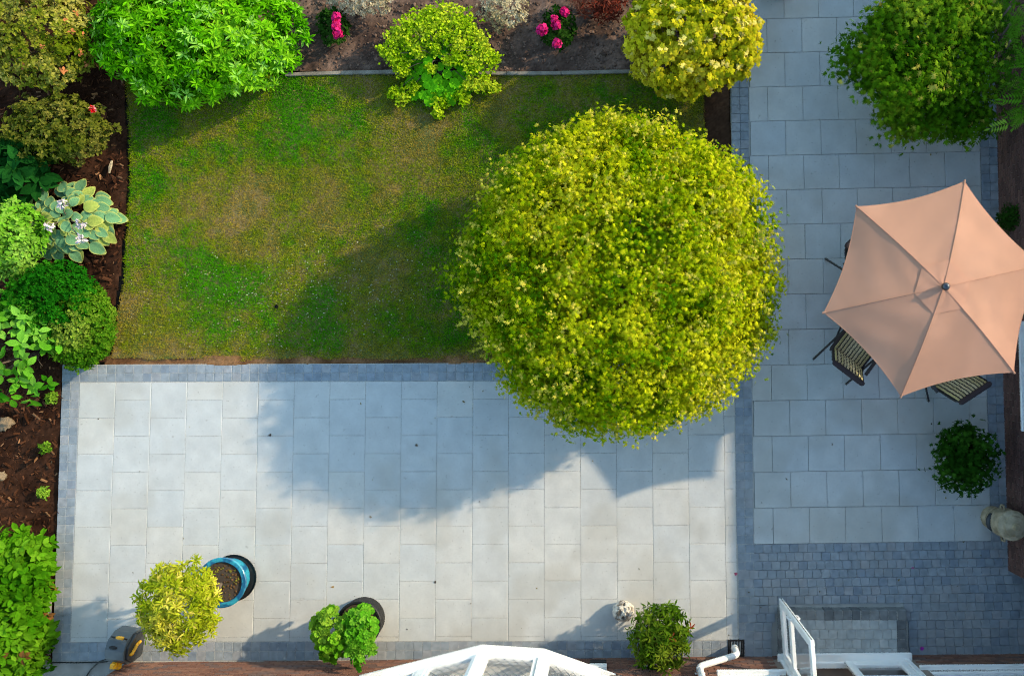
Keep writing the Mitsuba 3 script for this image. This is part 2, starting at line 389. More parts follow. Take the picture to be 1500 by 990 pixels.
sett_area(sb, [(77, 940.5), (1081, 938), (1081.5, 963), (76, 968.5)], 76, 2, skip=lambda x, y: G(1066, 950)[0] < x < G(1091, 950)[0])
sb = struct('terrace_border')
sett_area(sb, [(1067, -160), (1093, -160), (1104, 797), (1079.5, 797)], 2, 74)
sb = struct('terrace_border')
sett_area(sb, [(1426, -160), (1451, -160), (1478, 792), (1452.5, 792)], 2, 74)
sett_paving = struct('sett_paving')
stepx = (G(1139, 900)[0], G(1322, 900)[0]); stepy = G(1200, 888)[1]
sett_area(sett_paving, [(1081, 797.5), (1560, 790), (1580, 957), (1083, 963)], 37, 13, bond=.45, limit=300,
          skip=lambda x, y: (stepx[0] - .05 < x < stepx[1] + .05 and y < stepy + .03) or (x < G(1091, 950)[0] and y < G(1080, 938)[1] + .02), near=lambda x, y: x)

# drain, at the foot of the downpipe
k = thing('drain_gully', 'black square drain gully set into the setts under the white downpipe', 'drain')
gx0, gy1 = G(1066, 936); gx1, gy0 = G(1090.5, 961)
fr = cat(box(gx0, gx1, gy1 - .03, gy1, -.03, .008), box(gx0, gx1, gy0, gy0 + .03, -.03, .008), box(gx0, gx0 + .03, gy0 + .03, gy1 - .03, -.03, .008), box(gx1 - .03, gx1, gy0 + .03, gy1 - .03, -.03, .008))
part('frame', k, fr, 'black'); part('pan', k, box(gx0 + .01, gx1 - .01, gy0 + .01, gy1 - .01, -.06, -.03), 'black')
for i in range(5):
    xx = gx0 + .045 + i * (gx1 - gx0 - .09) / 4
    part('bar', k, box(xx - .009, xx + .009, gy0 + .03, gy1 - .03, -.022, .002, .003), 'black')

# concrete strip at the lower left, by the hedge
k = struct('concrete_path'); solo(k, poly([(60, 860), (74, 860), (72.5, 970.5), (196, 969.5), (190, 1090), (40, 1090)], -.02, -.12), 'concrete')

# ------------------------------------------------------------------ lawn
LAWN = [(420, 112), (600, 111), (780, 112), (926, 109), (1030, 108), (1033, 300), (1036, 526), (800, 526), (500, 524), (300, 526), (163, 524), (171, 470), (183, 400), (188, 330), (193, 260), (190, 200), (186, 150), (184, 112)]
_p = []
for (xa, ya), (xb, yb) in zip(LAWN, LAWN[1:] + LAWN[:1]):
    n = max(2, int(math.hypot(xb - xa, yb - ya) / 5)); _p += [(xa + (xb - xa) * i / n, ya + (yb - ya) * i / n) for i in range(n)]
_p = np.array(_p); _q = np.c_[_p / 22, 0 * _p[:, 0]]
LAWN = [tuple(q) for q in _p + np.c_[meshkit.fbm(_q, 3, 61) - .5, meshkit.fbm(_q, 3, 62) - .5] * 6]
lawn = struct('lawn')
m = poly(LAWN, -.012, -.1); part('turf', lawn, m, 'turf')
def patch(px, py):
    g = np.zeros_like(px)
    for x, y, r, w in [(310, 392, 46, .9), (335, 370, 40, .3), (235, 185, 60, .55), (455, 195, 60, .5), (380, 150, 60, .4), (700, 215, 36, .45), (440, 475, 90, .5), (300, 490, 90, .2), (210, 340, 60, .2), (610, 330, 40, .25), (780, 150, 90, .3), (640, 490, 160, .4), (250, 220, 130, .25), (500, 150, 140, .2),
                       (355, 300, 66, -.7), (622, 192, 26, -.75), (610, 222, 26, -.5), (565, 180, 50, -.35), (480, 270, 80, -.3), (560, 320, 60, -.4), (545, 395, 50, -.35), (330, 330, 60, -.3), (240, 475, 40, -.35), (250, 500, 30, -.3), (175, 450, 28, -.7), (410, 320, 60, -.3), (730, 180, 60, -.2), (560, 440, 60, -.25), (440, 425, 40, -.2), (660, 270, 60, -.25)]:
        g += w * np.exp(-((px - x) ** 2 + (py - y) ** 2) / (2 * r * r / 1.6))
    edge = np.exp(-(524 - py) / 12.0) * .9 + np.exp(-np.maximum(px - 172, 0) / 12.0) * .35 + np.exp(-np.maximum(py - 111, 0) / 9.0) * .3
    return g - edge
rng = R(21); LP_ = Polygon([G(*q) for q in LAWN]); x0, y0, x1, y1 = LP_.bounds
import shapely
N = 380000
xy = np.c_[rng.uniform(x0 - .02, x1, N), rng.uniform(y0 - .02, y1 + .02, N)]
xy += (rng.normal(0, .01, xy.shape)); xy = xy[shapely.contains_xy(LP_.buffer(.018), xy[:, 0], xy[:, 1])]
px, py = ground_px(xy[:, 0], xy[:, 1]); p3 = np.c_[xy, np.zeros(len(xy))]
g = patch(px, py) + (meshkit.fbm(p3 * 1.7, 4, 3) - .5) * 2.2 + (meshkit.fbm(p3 * 6.5, 3, 9) - .5) * 1.3 + rng.normal(0, .10, len(xy))
thin = rng.random(len(xy)) < np.clip(1.15 + g * .5, .35, 1); xy, p3, g = xy[thin], p3[thin], g[thin]; n = len(xy)
t = np.clip(g * .62 + .50, 0, 1)[:, None]
brown, olive, green = lin(180, 154, 60), lin(150, 166, 20), lin(84, 166, 4)
col = np.where(t < .5, brown + (olive - brown) * t * 2, olive + (green - olive) * (t * 2 - 1)) * rng.uniform(.78, 1.2, (n, 1)) * (.72 + .56 * meshkit.fbm(p3 * 15, 3, 14))[:, None]
pale = rng.random(n) < .02; col[pale] = lin(214, 188, 112) * rng.uniform(.7, 1.1, (pale.sum(), 1))
up = np.c_[rng.normal(0, .9, (n, 2)), np.full(n, .6)]
nr = np.cross(up, rng.normal(0, 1, (n, 3)))
nr[nr[:, 2] < 0] *= -1
hgt = rng.uniform(.028, .07, n) * (.75 + .3 * t[:, 0])
foliage('grass', lawn, scatter((BLADE[0] * [1.9, 1, 1], BLADE[1]), np.c_[xy, np.full(n, -.012)], nr, up, hgt, col))
# daisies and clover heads
n = 420; c = rng.normal(0, 1, (n, 2)) * [105, 42] + [455, 430]; c2 = rng.uniform([180, 380], [640, 520], (120, 2)); c = np.vstack([c, c2])
c = c[(c[:, 1] < 520) & (c[:, 0] > 190) & (c[:, 0] < 660)]
dp = np.array([P(*q, .03) for q in c]); n = len(dp)
foliage('daisies', lawn, scatter(fan([(math.cos(a) * .5, math.sin(a) * .5) for a in np.linspace(0, 6.28, 8)[:-1]], c=(0, 0, .1)), dp, np.array([0, 0, 1]) + rng.normal(0, .3, (n, 3)), rng.normal(0, 1, (n, 3)), rng.uniform(.011, .021, n), np.tile([.62, .62, .42], (n, 1)) * rng.uniform(.5, 1, (n, 1))), 'vcol')

# ------------------------------------------------------------------ beds
def bed(key, px_poly, res, amp, freq, cols, z, seed):
    pg = Polygon([G(*q) for q in px_poly]); a0, b0, a1, b1 = pg.bounds
    nx, ny = int((a1 - a0) / res) + 1, int((b1 - b0) / res) + 1
    X, Y = np.meshgrid(np.linspace(a0, a1, nx), np.linspace(b0, b1, ny))
    p = np.stack([X, Y, 0 * X], -1).reshape(-1, 3); inside = shapely.contains_xy(pg, p[:, 0], p[:, 1]).reshape(ny, nx)
    h = (meshkit.fbm(p * freq, 4, seed) - .5) * 2 * amp + (meshkit.fbm(p * 1.1, 2, seed + 5) - .5) * .10
    p[:, 2] = z + h
    i = np.arange(nx * ny).reshape(ny, nx)
    ok = inside[:-1, :-1] | inside[1:, 1:] | inside[1:, :-1] | inside[:-1, 1:]
    q = np.stack([i[:-1, :-1], i[:-1, 1:], i[1:, 1:], i[1:, :-1]], -1)[ok]
    f = np.vstack([q[:, [0, 1, 2]], q[:, [0, 2, 3]]])
    r = R(seed); t = meshkit.fbm(p * [3, 3, 3], 4, seed + 3)[:, None]
    col = (np.array(cols[0]) + (np.array(cols[1]) - np.array(cols[0])) * np.clip((t - .5) * 2.4 + .5, 0, 1)) * r.uniform(.7, 1.3, (len(p), 1))
    part('soil', key, (p, f), 'vcol', True, color=col)
    return pg, lambda pts: z + (meshkit.fbm(pts * freq, 4, seed) - .5) * 2 * amp + (meshkit.fbm(pts * 1.1, 2, seed + 5) - .5) * .10
def points_in(rng, pg, n):
    a0, b0, a1, b1 = pg.bounds; q = np.c_[rng.uniform(a0, a1, n), rng.uniform(b0, b1, n)]
    q = q[shapely.contains_xy(pg, q[:, 0], q[:, 1])]; return np.c_[q, np.zeros(len(q))]
ICO = trimesh.creation.icosphere(subdivisions=1, radius=.5)
ICO0 = trimesh.creation.icosphere(subdivisions=0, radius=.5)
def lumps(rng, pts, size, cols, tpl=ICO0, flat=.7):
    n = len(pts); V = np.array(tpl.vertices) * [1, 1, flat]; V = V * (1 + .0 * V)
    v0 = V[None] * (1 + rng.normal(0, .16, (n, len(V), 1)))
    ax = np.c_[rng.normal(0, .3, (n, 2)), np.ones(n)]
    ax = unit(ax); y = unit(np.cross(ax, rng.normal(0, 1, (n, 3)))); x = np.cross(y, ax)
    s = size[:, None, None]
    v = pts[:, None] + s * (v0[..., :1] * x[:, None] + v0[..., 1:2] * y[:, None] + v0[..., 2:] * ax[:, None])
    f = np.array(tpl.faces)[None] + (np.arange(n) * len(V))[:, None, None]
    return v.reshape(-1, 3), f.reshape(-1, 3), np.repeat(cols, len(V), 0)
fb = struct('flower_bed')
soil_a, soil_b = lin(76, 60, 52), lin(118, 97, 85)
pg, hz = bed(fb, [(330, -260), (1064, -260), (1066, 104), (326, 104)], .028, .030, 7, (soil_a, soil_b), -.02, 31)
rng = R(32); q = points_in(rng, pg, 9000); q[:, 2] = hz(q) + .004
foliage('clods', fb, lumps(rng, q, rng.gamma(2.2, .011, len(q)) + .008, (soil_a * .9 + (soil_b * 1.15 - soil_a * .9) * rng.random((len(q), 1)))), 'vcol')
q = points_in(rng, pg, 700); q[:, 2] = hz(q) + .012; n = len(q)
foliage('litter', fb, scatter((LANCE[0] * [.5, 1, 1], LANCE[1]), q, np.array([0, 0, 1]) + rng.normal(0, .35, (n, 3)), rng.normal(0, 1, (n, 3)) * [1, 1, .2], rng.uniform(.03, .09, n), lin(150, 120, 84) * rng.uniform(.4, 1.3, (n, 1))), 'vcol')
mb = struct('mulch_bed')
ma, mbc = lin(40, 25, 19), lin(68, 45, 33)
pg, hz = bed(mb, [(-260, -260), (330, -260), (326, 106), (183, 109), (180, 150), (184, 260), (180, 330), (175, 400), (163, 470), (153, 528), (90, 533), (74, 968), (58, 1100), (-260, 1100)], .035, .022, 9, (ma, mbc), -.035, 41)
rng = R(42); q = points_in(rng, pg, 26000); q[:, 2] = hz(q) + rng.uniform(.0, .02, len(q)); n = len(q)
chip = strip(lambda t: .17 + .06 * math.sin(9 * t), 1, -.3, 0)
c = lin(84, 54, 38) * rng.uniform(.35, 1.5, (n, 1)); pl = rng.random(n) < .07; c[pl] = lin(160, 118, 84) * rng.uniform(.6, 1.1, (pl.sum(), 1))
foliage('bark_chips', mb, scatter(chip, q, np.array([0, 0, 1]) + rng.normal(0, .45, (n, 3)), rng.normal(0, 1, (n, 3)) * [1, 1, .35], rng.gamma(3, .017, n) + .015, c), 'vcol')
# bare soil strip between lawn and patio border
ss = struct('soil_strip')
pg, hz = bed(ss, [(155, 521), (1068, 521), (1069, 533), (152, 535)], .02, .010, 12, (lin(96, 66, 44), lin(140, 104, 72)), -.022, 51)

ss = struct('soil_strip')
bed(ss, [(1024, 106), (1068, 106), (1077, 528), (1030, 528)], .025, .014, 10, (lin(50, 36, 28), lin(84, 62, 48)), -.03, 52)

# concrete edging along the top of the lawn
edge = thing('lawn_edging', 'low pale concrete edging between the flower bed and the lawn', 'edging')
xs = [418, 500, 583, 668, 742, 822, 926, 1010, 1060]; ys = [110, 107.5, 106, 107, 108.5, 108, 105.5, 106, 106]
for i in range(len(xs) - 1):
    a, b = G(xs[i], ys[i]), G(xs[i + 1], ys[i + 1]); d = unit(b - a); nn = np.array([-d[1], d[0]])
    a2, b2 = a + d * .004, b - d * .004
    m = prism([a2 - nn * .028, b2 - nn * .028, b2 + nn * .028, a2 + nn * .028], .035 + .004 * (i % 3), -.1, .008)
    part('edging_block', edge, m, 'old_concrete')

# ------------------------------------------------------------------ house (bottom of the picture)
A, B = P(185, 971), P(1500, 958); E = unit(B - A); NN = np.array([-E[1], E[0], 0.0])
LEN = np.linalg.norm(B - A)
MH = np.eye(4); MH[:3, 0], MH[:3, 1], MH[:3, 3] = E, NN, A          # house frame: x along the front, y out to the garden
def hp(px, py, z):                                                      # a survey point at height z, in the house frame
    q = P(px, py, z) - A; return np.array([q @ E, q @ NN, z])
def hm(m):
    m = m.copy(); m.apply_transform(MH); return m
house = thing('brick_house', 'red brick house along the bottom edge with white bow window and french doors', 'house')
door_s = (hp(1138, 952, .0)[0], hp(1324, 952, .0)[0])
bow_s = (hp(540, 965, 0)[0] + .12, hp(903, 965, 0)[0] - .12)
wl = (hp(1050, 984, .75)[0], door_s[0] - .02); wr = (door_s[1] + .03, door_s[1] + 2.3)
BOWZ = .75
opens = [(bow_s[0], bow_s[1], BOWZ, 2.0), (wl[0] + .05, wl[1] - .1, .78, 2.1), (door_s[0], door_s[1], .16, 2.3), (wr[0] + .12, wr[1] - .05, .62, 2.1)]
wall_poly = Polygon([(0, -.1), (19, -.1), (19, 2.75), (0, 2.75)])
for a, b, c, d in opens: wall_poly = wall_poly.difference(Polygon([(a, c), (b, c), (b, d), (a, d)]))
m = trimesh.creation.extrude_polygon(wall_poly, .27, engine='earcut'); m.apply_transform(trimesh.transformations.rotation_matrix(np.pi / 2, [1, 0, 0])); m.apply_translation((0, -.003, 0))
part('front_wall', house, hm(m), 'wall_mortar')
def brick_skin(rng, s0, s1, z0, z1, holes, depth=.012):
    vs, fs, us, n = [], [], [], 0
    course, r = .075, 0; z = z0
    while z < z1:
        x = s0 - (.1125 if r % 2 else 0)
        while x < s1:
            a, b = max(x, s0) + .005, min(x + .225, s1) - .005
            if b - a > .02 and not any(a < h[1] - .005 and b > h[0] + .005 and z + .065 > h[2] and z < h[3] for h in holes):
                d = depth + rng.normal(0, .0015); bv = .004; q = [(a, z), (b, z), (b, z + .065), (a, z + .065)]
                v = [(x_, -.002, z_) for x_, z_ in q] + [(x_ + (bv if i in (0, 3) else -bv), d, z_ + (bv if i < 2 else -bv)) for i, (x_, z_) in enumerate(q)]
                f = [[4, 6, 5], [4, 7, 6]] + [t for i in range(4) for j in [(i + 1) % 4] for t in ([i, 4 + j, j], [i, 4 + i, 4 + j])]
                vs.append(np.array(v)); fs.append(np.array(f) + n); us.append(np.tile(rng.random(2), (8, 1))); n += 8
            x += .225
        z += course; r += 1
    return np.vstack(vs), np.vstack(fs), np.vstack(us)
v, f, uv = brick_skin(R(61), 0, 16, -.04, 2.7, opens)
part('bricks', house, (v @ MH[:3, :3].T + MH[:3, 3], f), 'brick', False, None, True, uv=uv)
part('side_wall', house, hm(box(-.0, .27, -8, -.28, -.1, 2.75)), 'brick'); part('side_wall', house, hm(box(18.73, 19, -8, -.28, -.1, 2.75)), 'brick')
part('back_wall', house, hm(box(0, 19, -8.27, -8.0, -.1, 2.75)), 'plaster'); part('partition', house, hm(box(.3, 18.7, -3.7, -3.6, .17, 2.6)), 'plaster')
part('ceiling', house, hm(box(.28, 18.72, -7.99, -.28, 2.6, 2.7)), 'plaster')
fl = thing('floor', 'brown wooden floorboards just inside the open french doors', 'floor')
for i in range(34):
    yy = -.29 - i * .1
    part('floorboard', fl, hm(box(.3, 18.7, yy - .097, yy, .1, .165, .003)), 'floorboards')
roof = trimesh.convex.convex_hull(np.array([(-.4, .4, 2.78), (19.4, .4, 2.78), (-.4, -8.6, 2.78), (19.4, -8.6, 2.78), (3.5, -4.1, 5.2), (15.5, -4.1, 5.2)]))
part('roof', house, hm(roof), 'roof_tile')
g = trimesh.creation.extrude_polygon(Polygon([(0, 0), (.12, 0), (.12, .1), (.105, .1), (.105, .012), (.015, .012), (.015, .1), (0, .1)]), 19.8, engine='earcut')
g.apply_transform(np.array([[0, 0, 1, -.4], [1, 0, 0, .41], [0, 1, 0, 2.66], [0, 0, 0, 1.]])); part('gutter', house, hm(g), 'white')

# bow window: four facets on a deep white sill
outer = [hp(525, 990, BOWZ), hp(618, 967, BOWZ), hp(705, 945, BOWZ), hp(797, 951, BOWZ), hp(903, 991, BOWZ)]
o2 = np.array([(q[0], max(q[1], .012)) for q in outer])
def inset(pl, d):
    pg = Polygon([*map(tuple, pl), (pl[-1][0], -2), (pl[0][0], -2)]).buffer(-d, join_style=2)
    c = [q for q in np.array(pg.exterior.coords[:-1]) if q[1] > -1.5]
    return np.array(sorted(c, key=lambda q: q[0]))
bow = thing('bow_window', 'white bow window with diamond leaded panes at the bottom edge', 'window')
sill = trimesh.creation.extrude_polygon(Polygon([*map(tuple, o2), (o2[-1][0], .013), (o2[0][0], .013)]).buffer(.004).buffer(-.004), .055, engine='earcut'); sill.apply_translation((0, 0, BOWZ - .055))
part('sill', bow, hm(sill), 'white')
fo = inset(o2, .095); fo = np.array([q for q in fo if q[1] > -.6]); fi = inset(o2, .165)
def ring(pl_o, d0, d1, z0, z1):
    a, b = inset(pl_o, d0), inset(pl_o, d1)
    body = Polygon([*map(tuple, a), *map(tuple, b[::-1])]).buffer(0).intersection(Polygon([(-5, .014), (30, .014), (30, 5), (-5, 5)]))
    ms = []
    for gg in getattr(body, 'geoms', [body]):
        if gg.area < 1e-4: continue
        m = trimesh.creation.extrude_polygon(gg, z1 - z0, engine='earcut'); m.apply_translation((0, 0, z0)); ms.append(m)
    return cat(*ms)
part('bottom_rail', bow, hm(ring(o2, .095, .165, BOWZ, BOWZ + .085)), 'white')
part('top_rail', bow, hm(ring(o2, .095, .165, 1.9, 2.0)), 'white')
rf = trimesh.creation.extrude_polygon(Polygon([*map(tuple, inset(o2, .05)), (o2[-1][0] - .05, .014), (o2[0][0] + .05, .014)]).buffer(0), .06, engine='earcut'); rf.apply_translation((0, 0, 2.003))
part('canopy_roof', bow, hm(rf), 'lead')
mid = inset(o2, .13)
part('window_board', bow, hm(box(bow_s[0], bow_s[1], -.95, .012, BOWZ - .04, BOWZ + .004)), 'white')
for i in range(len(mid) - 1):
    a, b = mid[i], mid[i + 1]; d = unit(b - a); ln = np.linalg.norm(b - a); nn = np.array([-d[1], d[0]])
    fr_ = np.eye(4); fr_[:2, 0], fr_[:2, 1], fr_[:2, 3] = d, nn, a
    def fm(m):
        m = m.copy(); m.apply_transform(fr_); return hm(m)
    if i: part('mullion', bow, fm(box(-.075, .075, -.036, .036, BOWZ + .087, 1.898, .008)), 'white')
    if i == len(mid) - 2 or i == 0: pass
    z0, z1, x0_, x1_ = BOWZ + .087, 1.898, .078, ln - .078
    sash = cat(box(x0_, x0_ + .05, -.028, .028, z0, z1), box(x1_ - .05, x1_, -.028, .028, z0, z1), box(x0_ + .05, x1_ - .05, -.028, .028, z0, z0 + .06), box(x0_ + .05, x1_ - .05, -.028, .028, z1 - .05, z1))
    sk = part('sash', bow, fm(sash), 'white')
    pane = trimesh.Trimesh([(x0_ + .05, 0, z0 + .06), (x1_ - .05, 0, z0 + .06), (x1_ - .05, 0, z1 - .05), (x0_ + .05, 0, z1 - .05)], [[0, 1, 2], [0, 2, 3]], process=False)
    part('pane', sk, fm(pane), 'glass')
    rect = Polygon([(x0_ + .05, z0 + .06), (x1_ - .05, z0 + .06), (x1_ - .05, z1 - .05), (x0_ + .05, z1 - .05)]); cm = []
    for sgn in (-1, 1):
        for c0 in np.arange(-3, 4, .135):
            ls = LineString([(x0_ - 2 + c0, z0 - 3.0 * 1), (x0_ - 2 + c0 + 4, z0 - 3.0 + 6.4)]) if sgn > 0 else LineString([(x0_ + 4 + c0, z0 - 3.0), (x0_ + c0, z0 - 3.0 + 6.4)])
            it = ls.intersection(rect)
            if it.geom_type == 'LineString' and it.length > .03:
                (xa, za), (xb, zb) = it.coords[0], it.coords[-1]
                cm.append(tube([(xa, .004 * sgn, za), (xb, .004 * sgn, zb)], 0.004, 4, False))
    part('lead_lattice', sk, fm(cat(*cm)), 'lead', False, None, True)

# french doors, step, sill
step = thing('door_step', 'raised sett step edged in dark stones below the french doors', 'step')
SZ = .15
sq = [P(1141, 893, SZ)[:2], P(1328, 893, SZ)[:2], P(1331, 962, SZ)[:2], P(1141, 962, SZ)[:2]]
sx0, sx1, sy1 = sq[0][0], sq[1][0], sq[0][1]; sy0 = (A + E * 10 + NN * .02)[1] + .02
core = box(sx0 + .02, sx1 - .02, sy0, sy1 - .02, -.1, SZ - .012); part('core', step, core, 'mortar')
sw = .15; nb = int(round((sx1 - sx0) / sw))
QQ = lambda xa, xb, yb, ya: [np.array([xa, yb]), np.array([xb, yb]), np.array([xb, ya]), np.array([xa, ya])]
q = QQ(sx0, sx1, sy1, sy1 - .165)
for i in range(nb): piece(q, i / nb, (i + 1) / nb, 0, 1, step, 'edge_stone', 'dark_sett', SZ, .003, .17, .008, .002)
for xa, xb in ((sx1 - .16, sx1), (sx0, sx0 + .16)):
    q = QQ(xa, xb, sy1 - .165, sy0)
    for i in range(4): piece(q, 0, 1, i / 4, (i + 1) / 4, step, 'edge_stone', 'dark_sett', SZ, .003, .17, .008, .002)
q = QQ(sx0 + .16, sx1 - .16, sy1 - .165, sy0); nu_ = 12
for r in range(4):
    off = .4 if r % 2 else 0; ed = [0] + [c + off for c in range(1, nu_)] + [nu_]
    for a, b in zip(ed, ed[1:]): piece(q, a / nu_, b / nu_, r / 4, (r + 1) / 4, step, 'sett', 'light_sett', SZ - .002, .003, .03, .004, .001)

fd = thing('french_doors', 'white glazed french doors, left leaf swung open over the step', 'door')
d0, d1 = door_s; dm = (d0 + d1) / 2; ZS = .17
part('sill', fd, hm(box(d0 - .03, d1 + .06, -.12, .115, ZS - .005, ZS + .045, .012)), 'white')
part('frame', fd, hm(cat(box(d0, d0 + .07, -.1, .03, ZS + .047, 2.3), box(d1 - .07, d1, -.1, .03, ZS + .047, 2.3), box(d0 + .07, d1 - .07, -.1, .03, 2.23, 2.3), box(d0 + .07, d1 - .07, -.1, -.02, ZS + .047, ZS + .075))), 'white')
def leaf_mesh(w, z0, z1):
    st = .105
    fr = cat(box(0, st, -.032, .032, z0, z1, .01), box(w - st, w, -.032, .032, z0, z1, .01), box(st, w - st, -.032, .032, z0, z0 + .17, .01), box(st, w - st, -.032, .032, z1 - .11, z1, .01), box(st, w - st, -.032, .032, .85, .96, .01))
    bead = cat(box(st, st + .02, -.02, .02, z0 + .17, z1 - .11), box(w - st - .02, w - st, -.02, .02, z0 + .17, z1 - .11))
    panes = [trimesh.Trimesh([(st, 0, a), (w - st, 0, a), (w - st, 0, b), (st, 0, b)], [[0, 1, 2], [0, 2, 3]], process=False) for a, b in ((z0 + .17, .85), (.96, z1 - .11))]
    return cat(fr, bead), panes
lw = (d1 - d0) / 2 - .075
hinge = np.array([d0 + .085, .045]); tip = hp(1145, 888, ZS + .08)[:2]; dv = unit(tip - hinge)
for nm, org, ax, lab in (('door_leaf', hinge, dv, 'left leaf, open at right angles to the house'), ('door_leaf', np.array([d1 - .075, -.02]), np.array([-1.0, 0]), 'right leaf, closed')):
    Mx = np.eye(4); Mx[:2, 0] = ax; Mx[:2, 1] = [-ax[1], ax[0]]; Mx[:2, 3] = org
    fr, pns = leaf_mesh(lw, ZS + .055, 2.22)
    def tm(m):
        m = m.copy(); m.apply_transform(Mx); return hm(m)
    lk = part(nm, fd, tm(fr), 'white', label=lab)
    for q in pns: part('pane', lk, tm(q), 'glass')
    for s in (-1, 1):
        hpnts = bend([(lw - .05, s * .03, 1.0), (lw - .05, s * .085, 1.0), (lw - .05, s * .085, 1.16), (lw - .05, s * .03, 1.16)], .03)
        part('handle', lk, tm(cat(tube(hpnts, .012, 8), box(lw - .07, lw - .03, min(s * .032, s * .042), max(s * .032, s * .042), .95, 1.2))), 'white', 40)
    part('seal', lk, tm(box(lw + .0005, lw + .004, -.004, .004, ZS + .06, 2.215)), 'black')
def house_window(s0, s1, z0, z1, proj, label):
    w = thing('house_window', label, 'window')
    part('sill', w, hm(box(s0, s1, -.1, proj, z0 - .06, z0, .01)), 'white')
    a, b = s0 + .06, s1 - .06
    part('frame', w, hm(cat(box(a, a + .07, -.12, -.03, z0 + .002, z1), box(b - .07, b, -.12, -.03, z0 + .002, z1), box(a + .07, b - .07, -.12, -.03, z0 + .002, z0 + .08), box(a + .07, b - .07, -.12, -.03, z1 - .07, z1))), 'white')
    part('pane', w, hm(trimesh.Trimesh([(a + .07, -.07, z0 + .08), (b - .07, -.07, z0 + .08), (b - .07, -.07, z1 - .07), (a + .07, -.07, z1 - .07)], [[0, 1, 2], [0, 2, 3]], process=False)), 'glass')
house_window(wl[0], wl[1], .78, 2.1, .075, 'white windowsill left of the french doors, right of the downpipe')
house_window(wr[0], wr[1], .62, 2.1, .06, 'long white windowsill right of the french doors')

# downpipe
dp = thing('downpipe', 'white plastic downpipe with a sideways offset emptying into the drain', 'pipe')
a0 = hp(1076, 949, .06); a1 = hp(1080, 962, .30); a1[0] = a0[0]; a1[1] = a0[1]; a1[2] = .36
b1 = hp(1024, 977, .62); b1[1] = .085
b2 = np.array([b1[0], .085, 2.7])
part('pipe', dp, hm(tube(bend([a0, a1, b1, b2], .09, 8), .05, 16, False)), 'white', 50)
part('shoe', dp, hm(tube([a0 - [0, 0, .0], a0 + [0, 0, .07]], .062, 16, False)), 'white', 50)
for q in (b1 + [0, 0, .1],):
    part('bracket', dp, hm(cat(tube([q, q + [0, 0, .04]], .058, 16), box(q[0] - .08, q[0] + .08, .014, .03, q[2] + .005, q[2] + .035))), 'white', 50)
# vent box on the wall between bow window and shrub
vb = thing('wall_box', 'small black and white box fixed to the brick wall right of the bow window', 'box')
c = hp(876, 972, .45)
part('housing', vb, hm(box(c[0] - .13, c[0] + .13, .014, .12, .36, .46, .01)), 'black'); part('cover', vb, hm(box(c[0] - .14, c[0] + .14, .014, .10, .47, .60, .01)), 'white')

# ------------------------------------------------------------------ brick outbuilding on the right and the garage beyond
ob = thing('brick_outbuilding', 'dark brick outbuilding wall along the right edge behind the parasol', 'building')
a, b = P(1478, 836), P(1452, -160); WL = np.linalg.norm(b - a); d = unit(b - a); nn = np.array([-d[1], d[0], 0])
MO = np.eye(4); MO[:3, 0], MO[:3, 1], MO[:3, 3] = d, nn, a       # x north along the wall, y out to the terrace
OHT = 2.27
def om(m):
    m = m.copy(); m.apply_transform(MO); return m
wz = .75; w0 = (P(1493, 632, wz) - a) @ d; w1 = (P(1493, 470, wz) - a) @ d
oh = [(w0 + .06, w1 - .06, wz, 2.0)]
wp = Polygon([(0, -.1), (WL + 6, -.1), (WL + 6, OHT), (0, OHT)]).difference(Polygon([(oh[0][0], wz), (oh[0][1], wz), (oh[0][1], 2.0), (oh[0][0], 2.0)]))
m = trimesh.creation.extrude_polygon(wp, .25, engine='earcut'); m.apply_transform(trimesh.transformations.rotation_matrix(np.pi / 2, [1, 0, 0])); m.apply_translation((0, -.003, 0))
part('wall', ob, om(m), 'wall_mortar')
v, f, uv = brick_skin(R(71), 0, WL + 1, -.04, OHT - .08, oh)
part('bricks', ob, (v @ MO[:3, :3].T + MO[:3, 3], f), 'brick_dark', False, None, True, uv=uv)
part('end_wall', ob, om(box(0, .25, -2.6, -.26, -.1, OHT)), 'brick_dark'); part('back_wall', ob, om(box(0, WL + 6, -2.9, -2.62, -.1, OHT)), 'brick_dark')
part('roof', ob, om(box(-.05, WL + 6, -2.95, .04, OHT + .002, OHT + .1)), 'lead')
ow = part('window', ob, om(box(w0, w1, -.1, .10, wz - .05, wz, .01)), 'white', label='white windowsill half hidden by the parasol')
part('frame', ow, om(cat(box(oh[0][0], oh[0][0] + .07, -.16, -.08, wz + .002, 2.0), box(oh[0][1] - .07, oh[0][1], -.16, -.08, wz + .002, 2.0), box(oh[0][0] + .07, oh[0][1] - .07, -.16, -.08, wz + .002, wz + .08), box(oh[0][0] + .07, oh[0][1] - .07, -.16, -.08, 1.92, 2.0))), 'white')
part('pane', ow, om(trimesh.Trimesh([(oh[0][0] + .07, -.12, wz + .08), (oh[0][1] - .07, -.12, wz + .08), (oh[0][1] - .07, -.12, 1.92), (oh[0][0] + .07, -.12, 1.92)], [[0, 1, 2], [0, 2, 3]], process=False)), 'glass')
gr = thing('garage', 'brick garage beyond the side passage, outside the picture', 'building')
gx = G(1700, 800)[0]
part('wall', gr, box(gx, gx + 5, -8.5, G(0, 560)[1], -.1, 3.5), 'brick'); part('roof', gr, box(gx - .1, gx + 5.1, -8.6, G(0, 560)[1] + .1, 3.503, 3.6), 'lead')

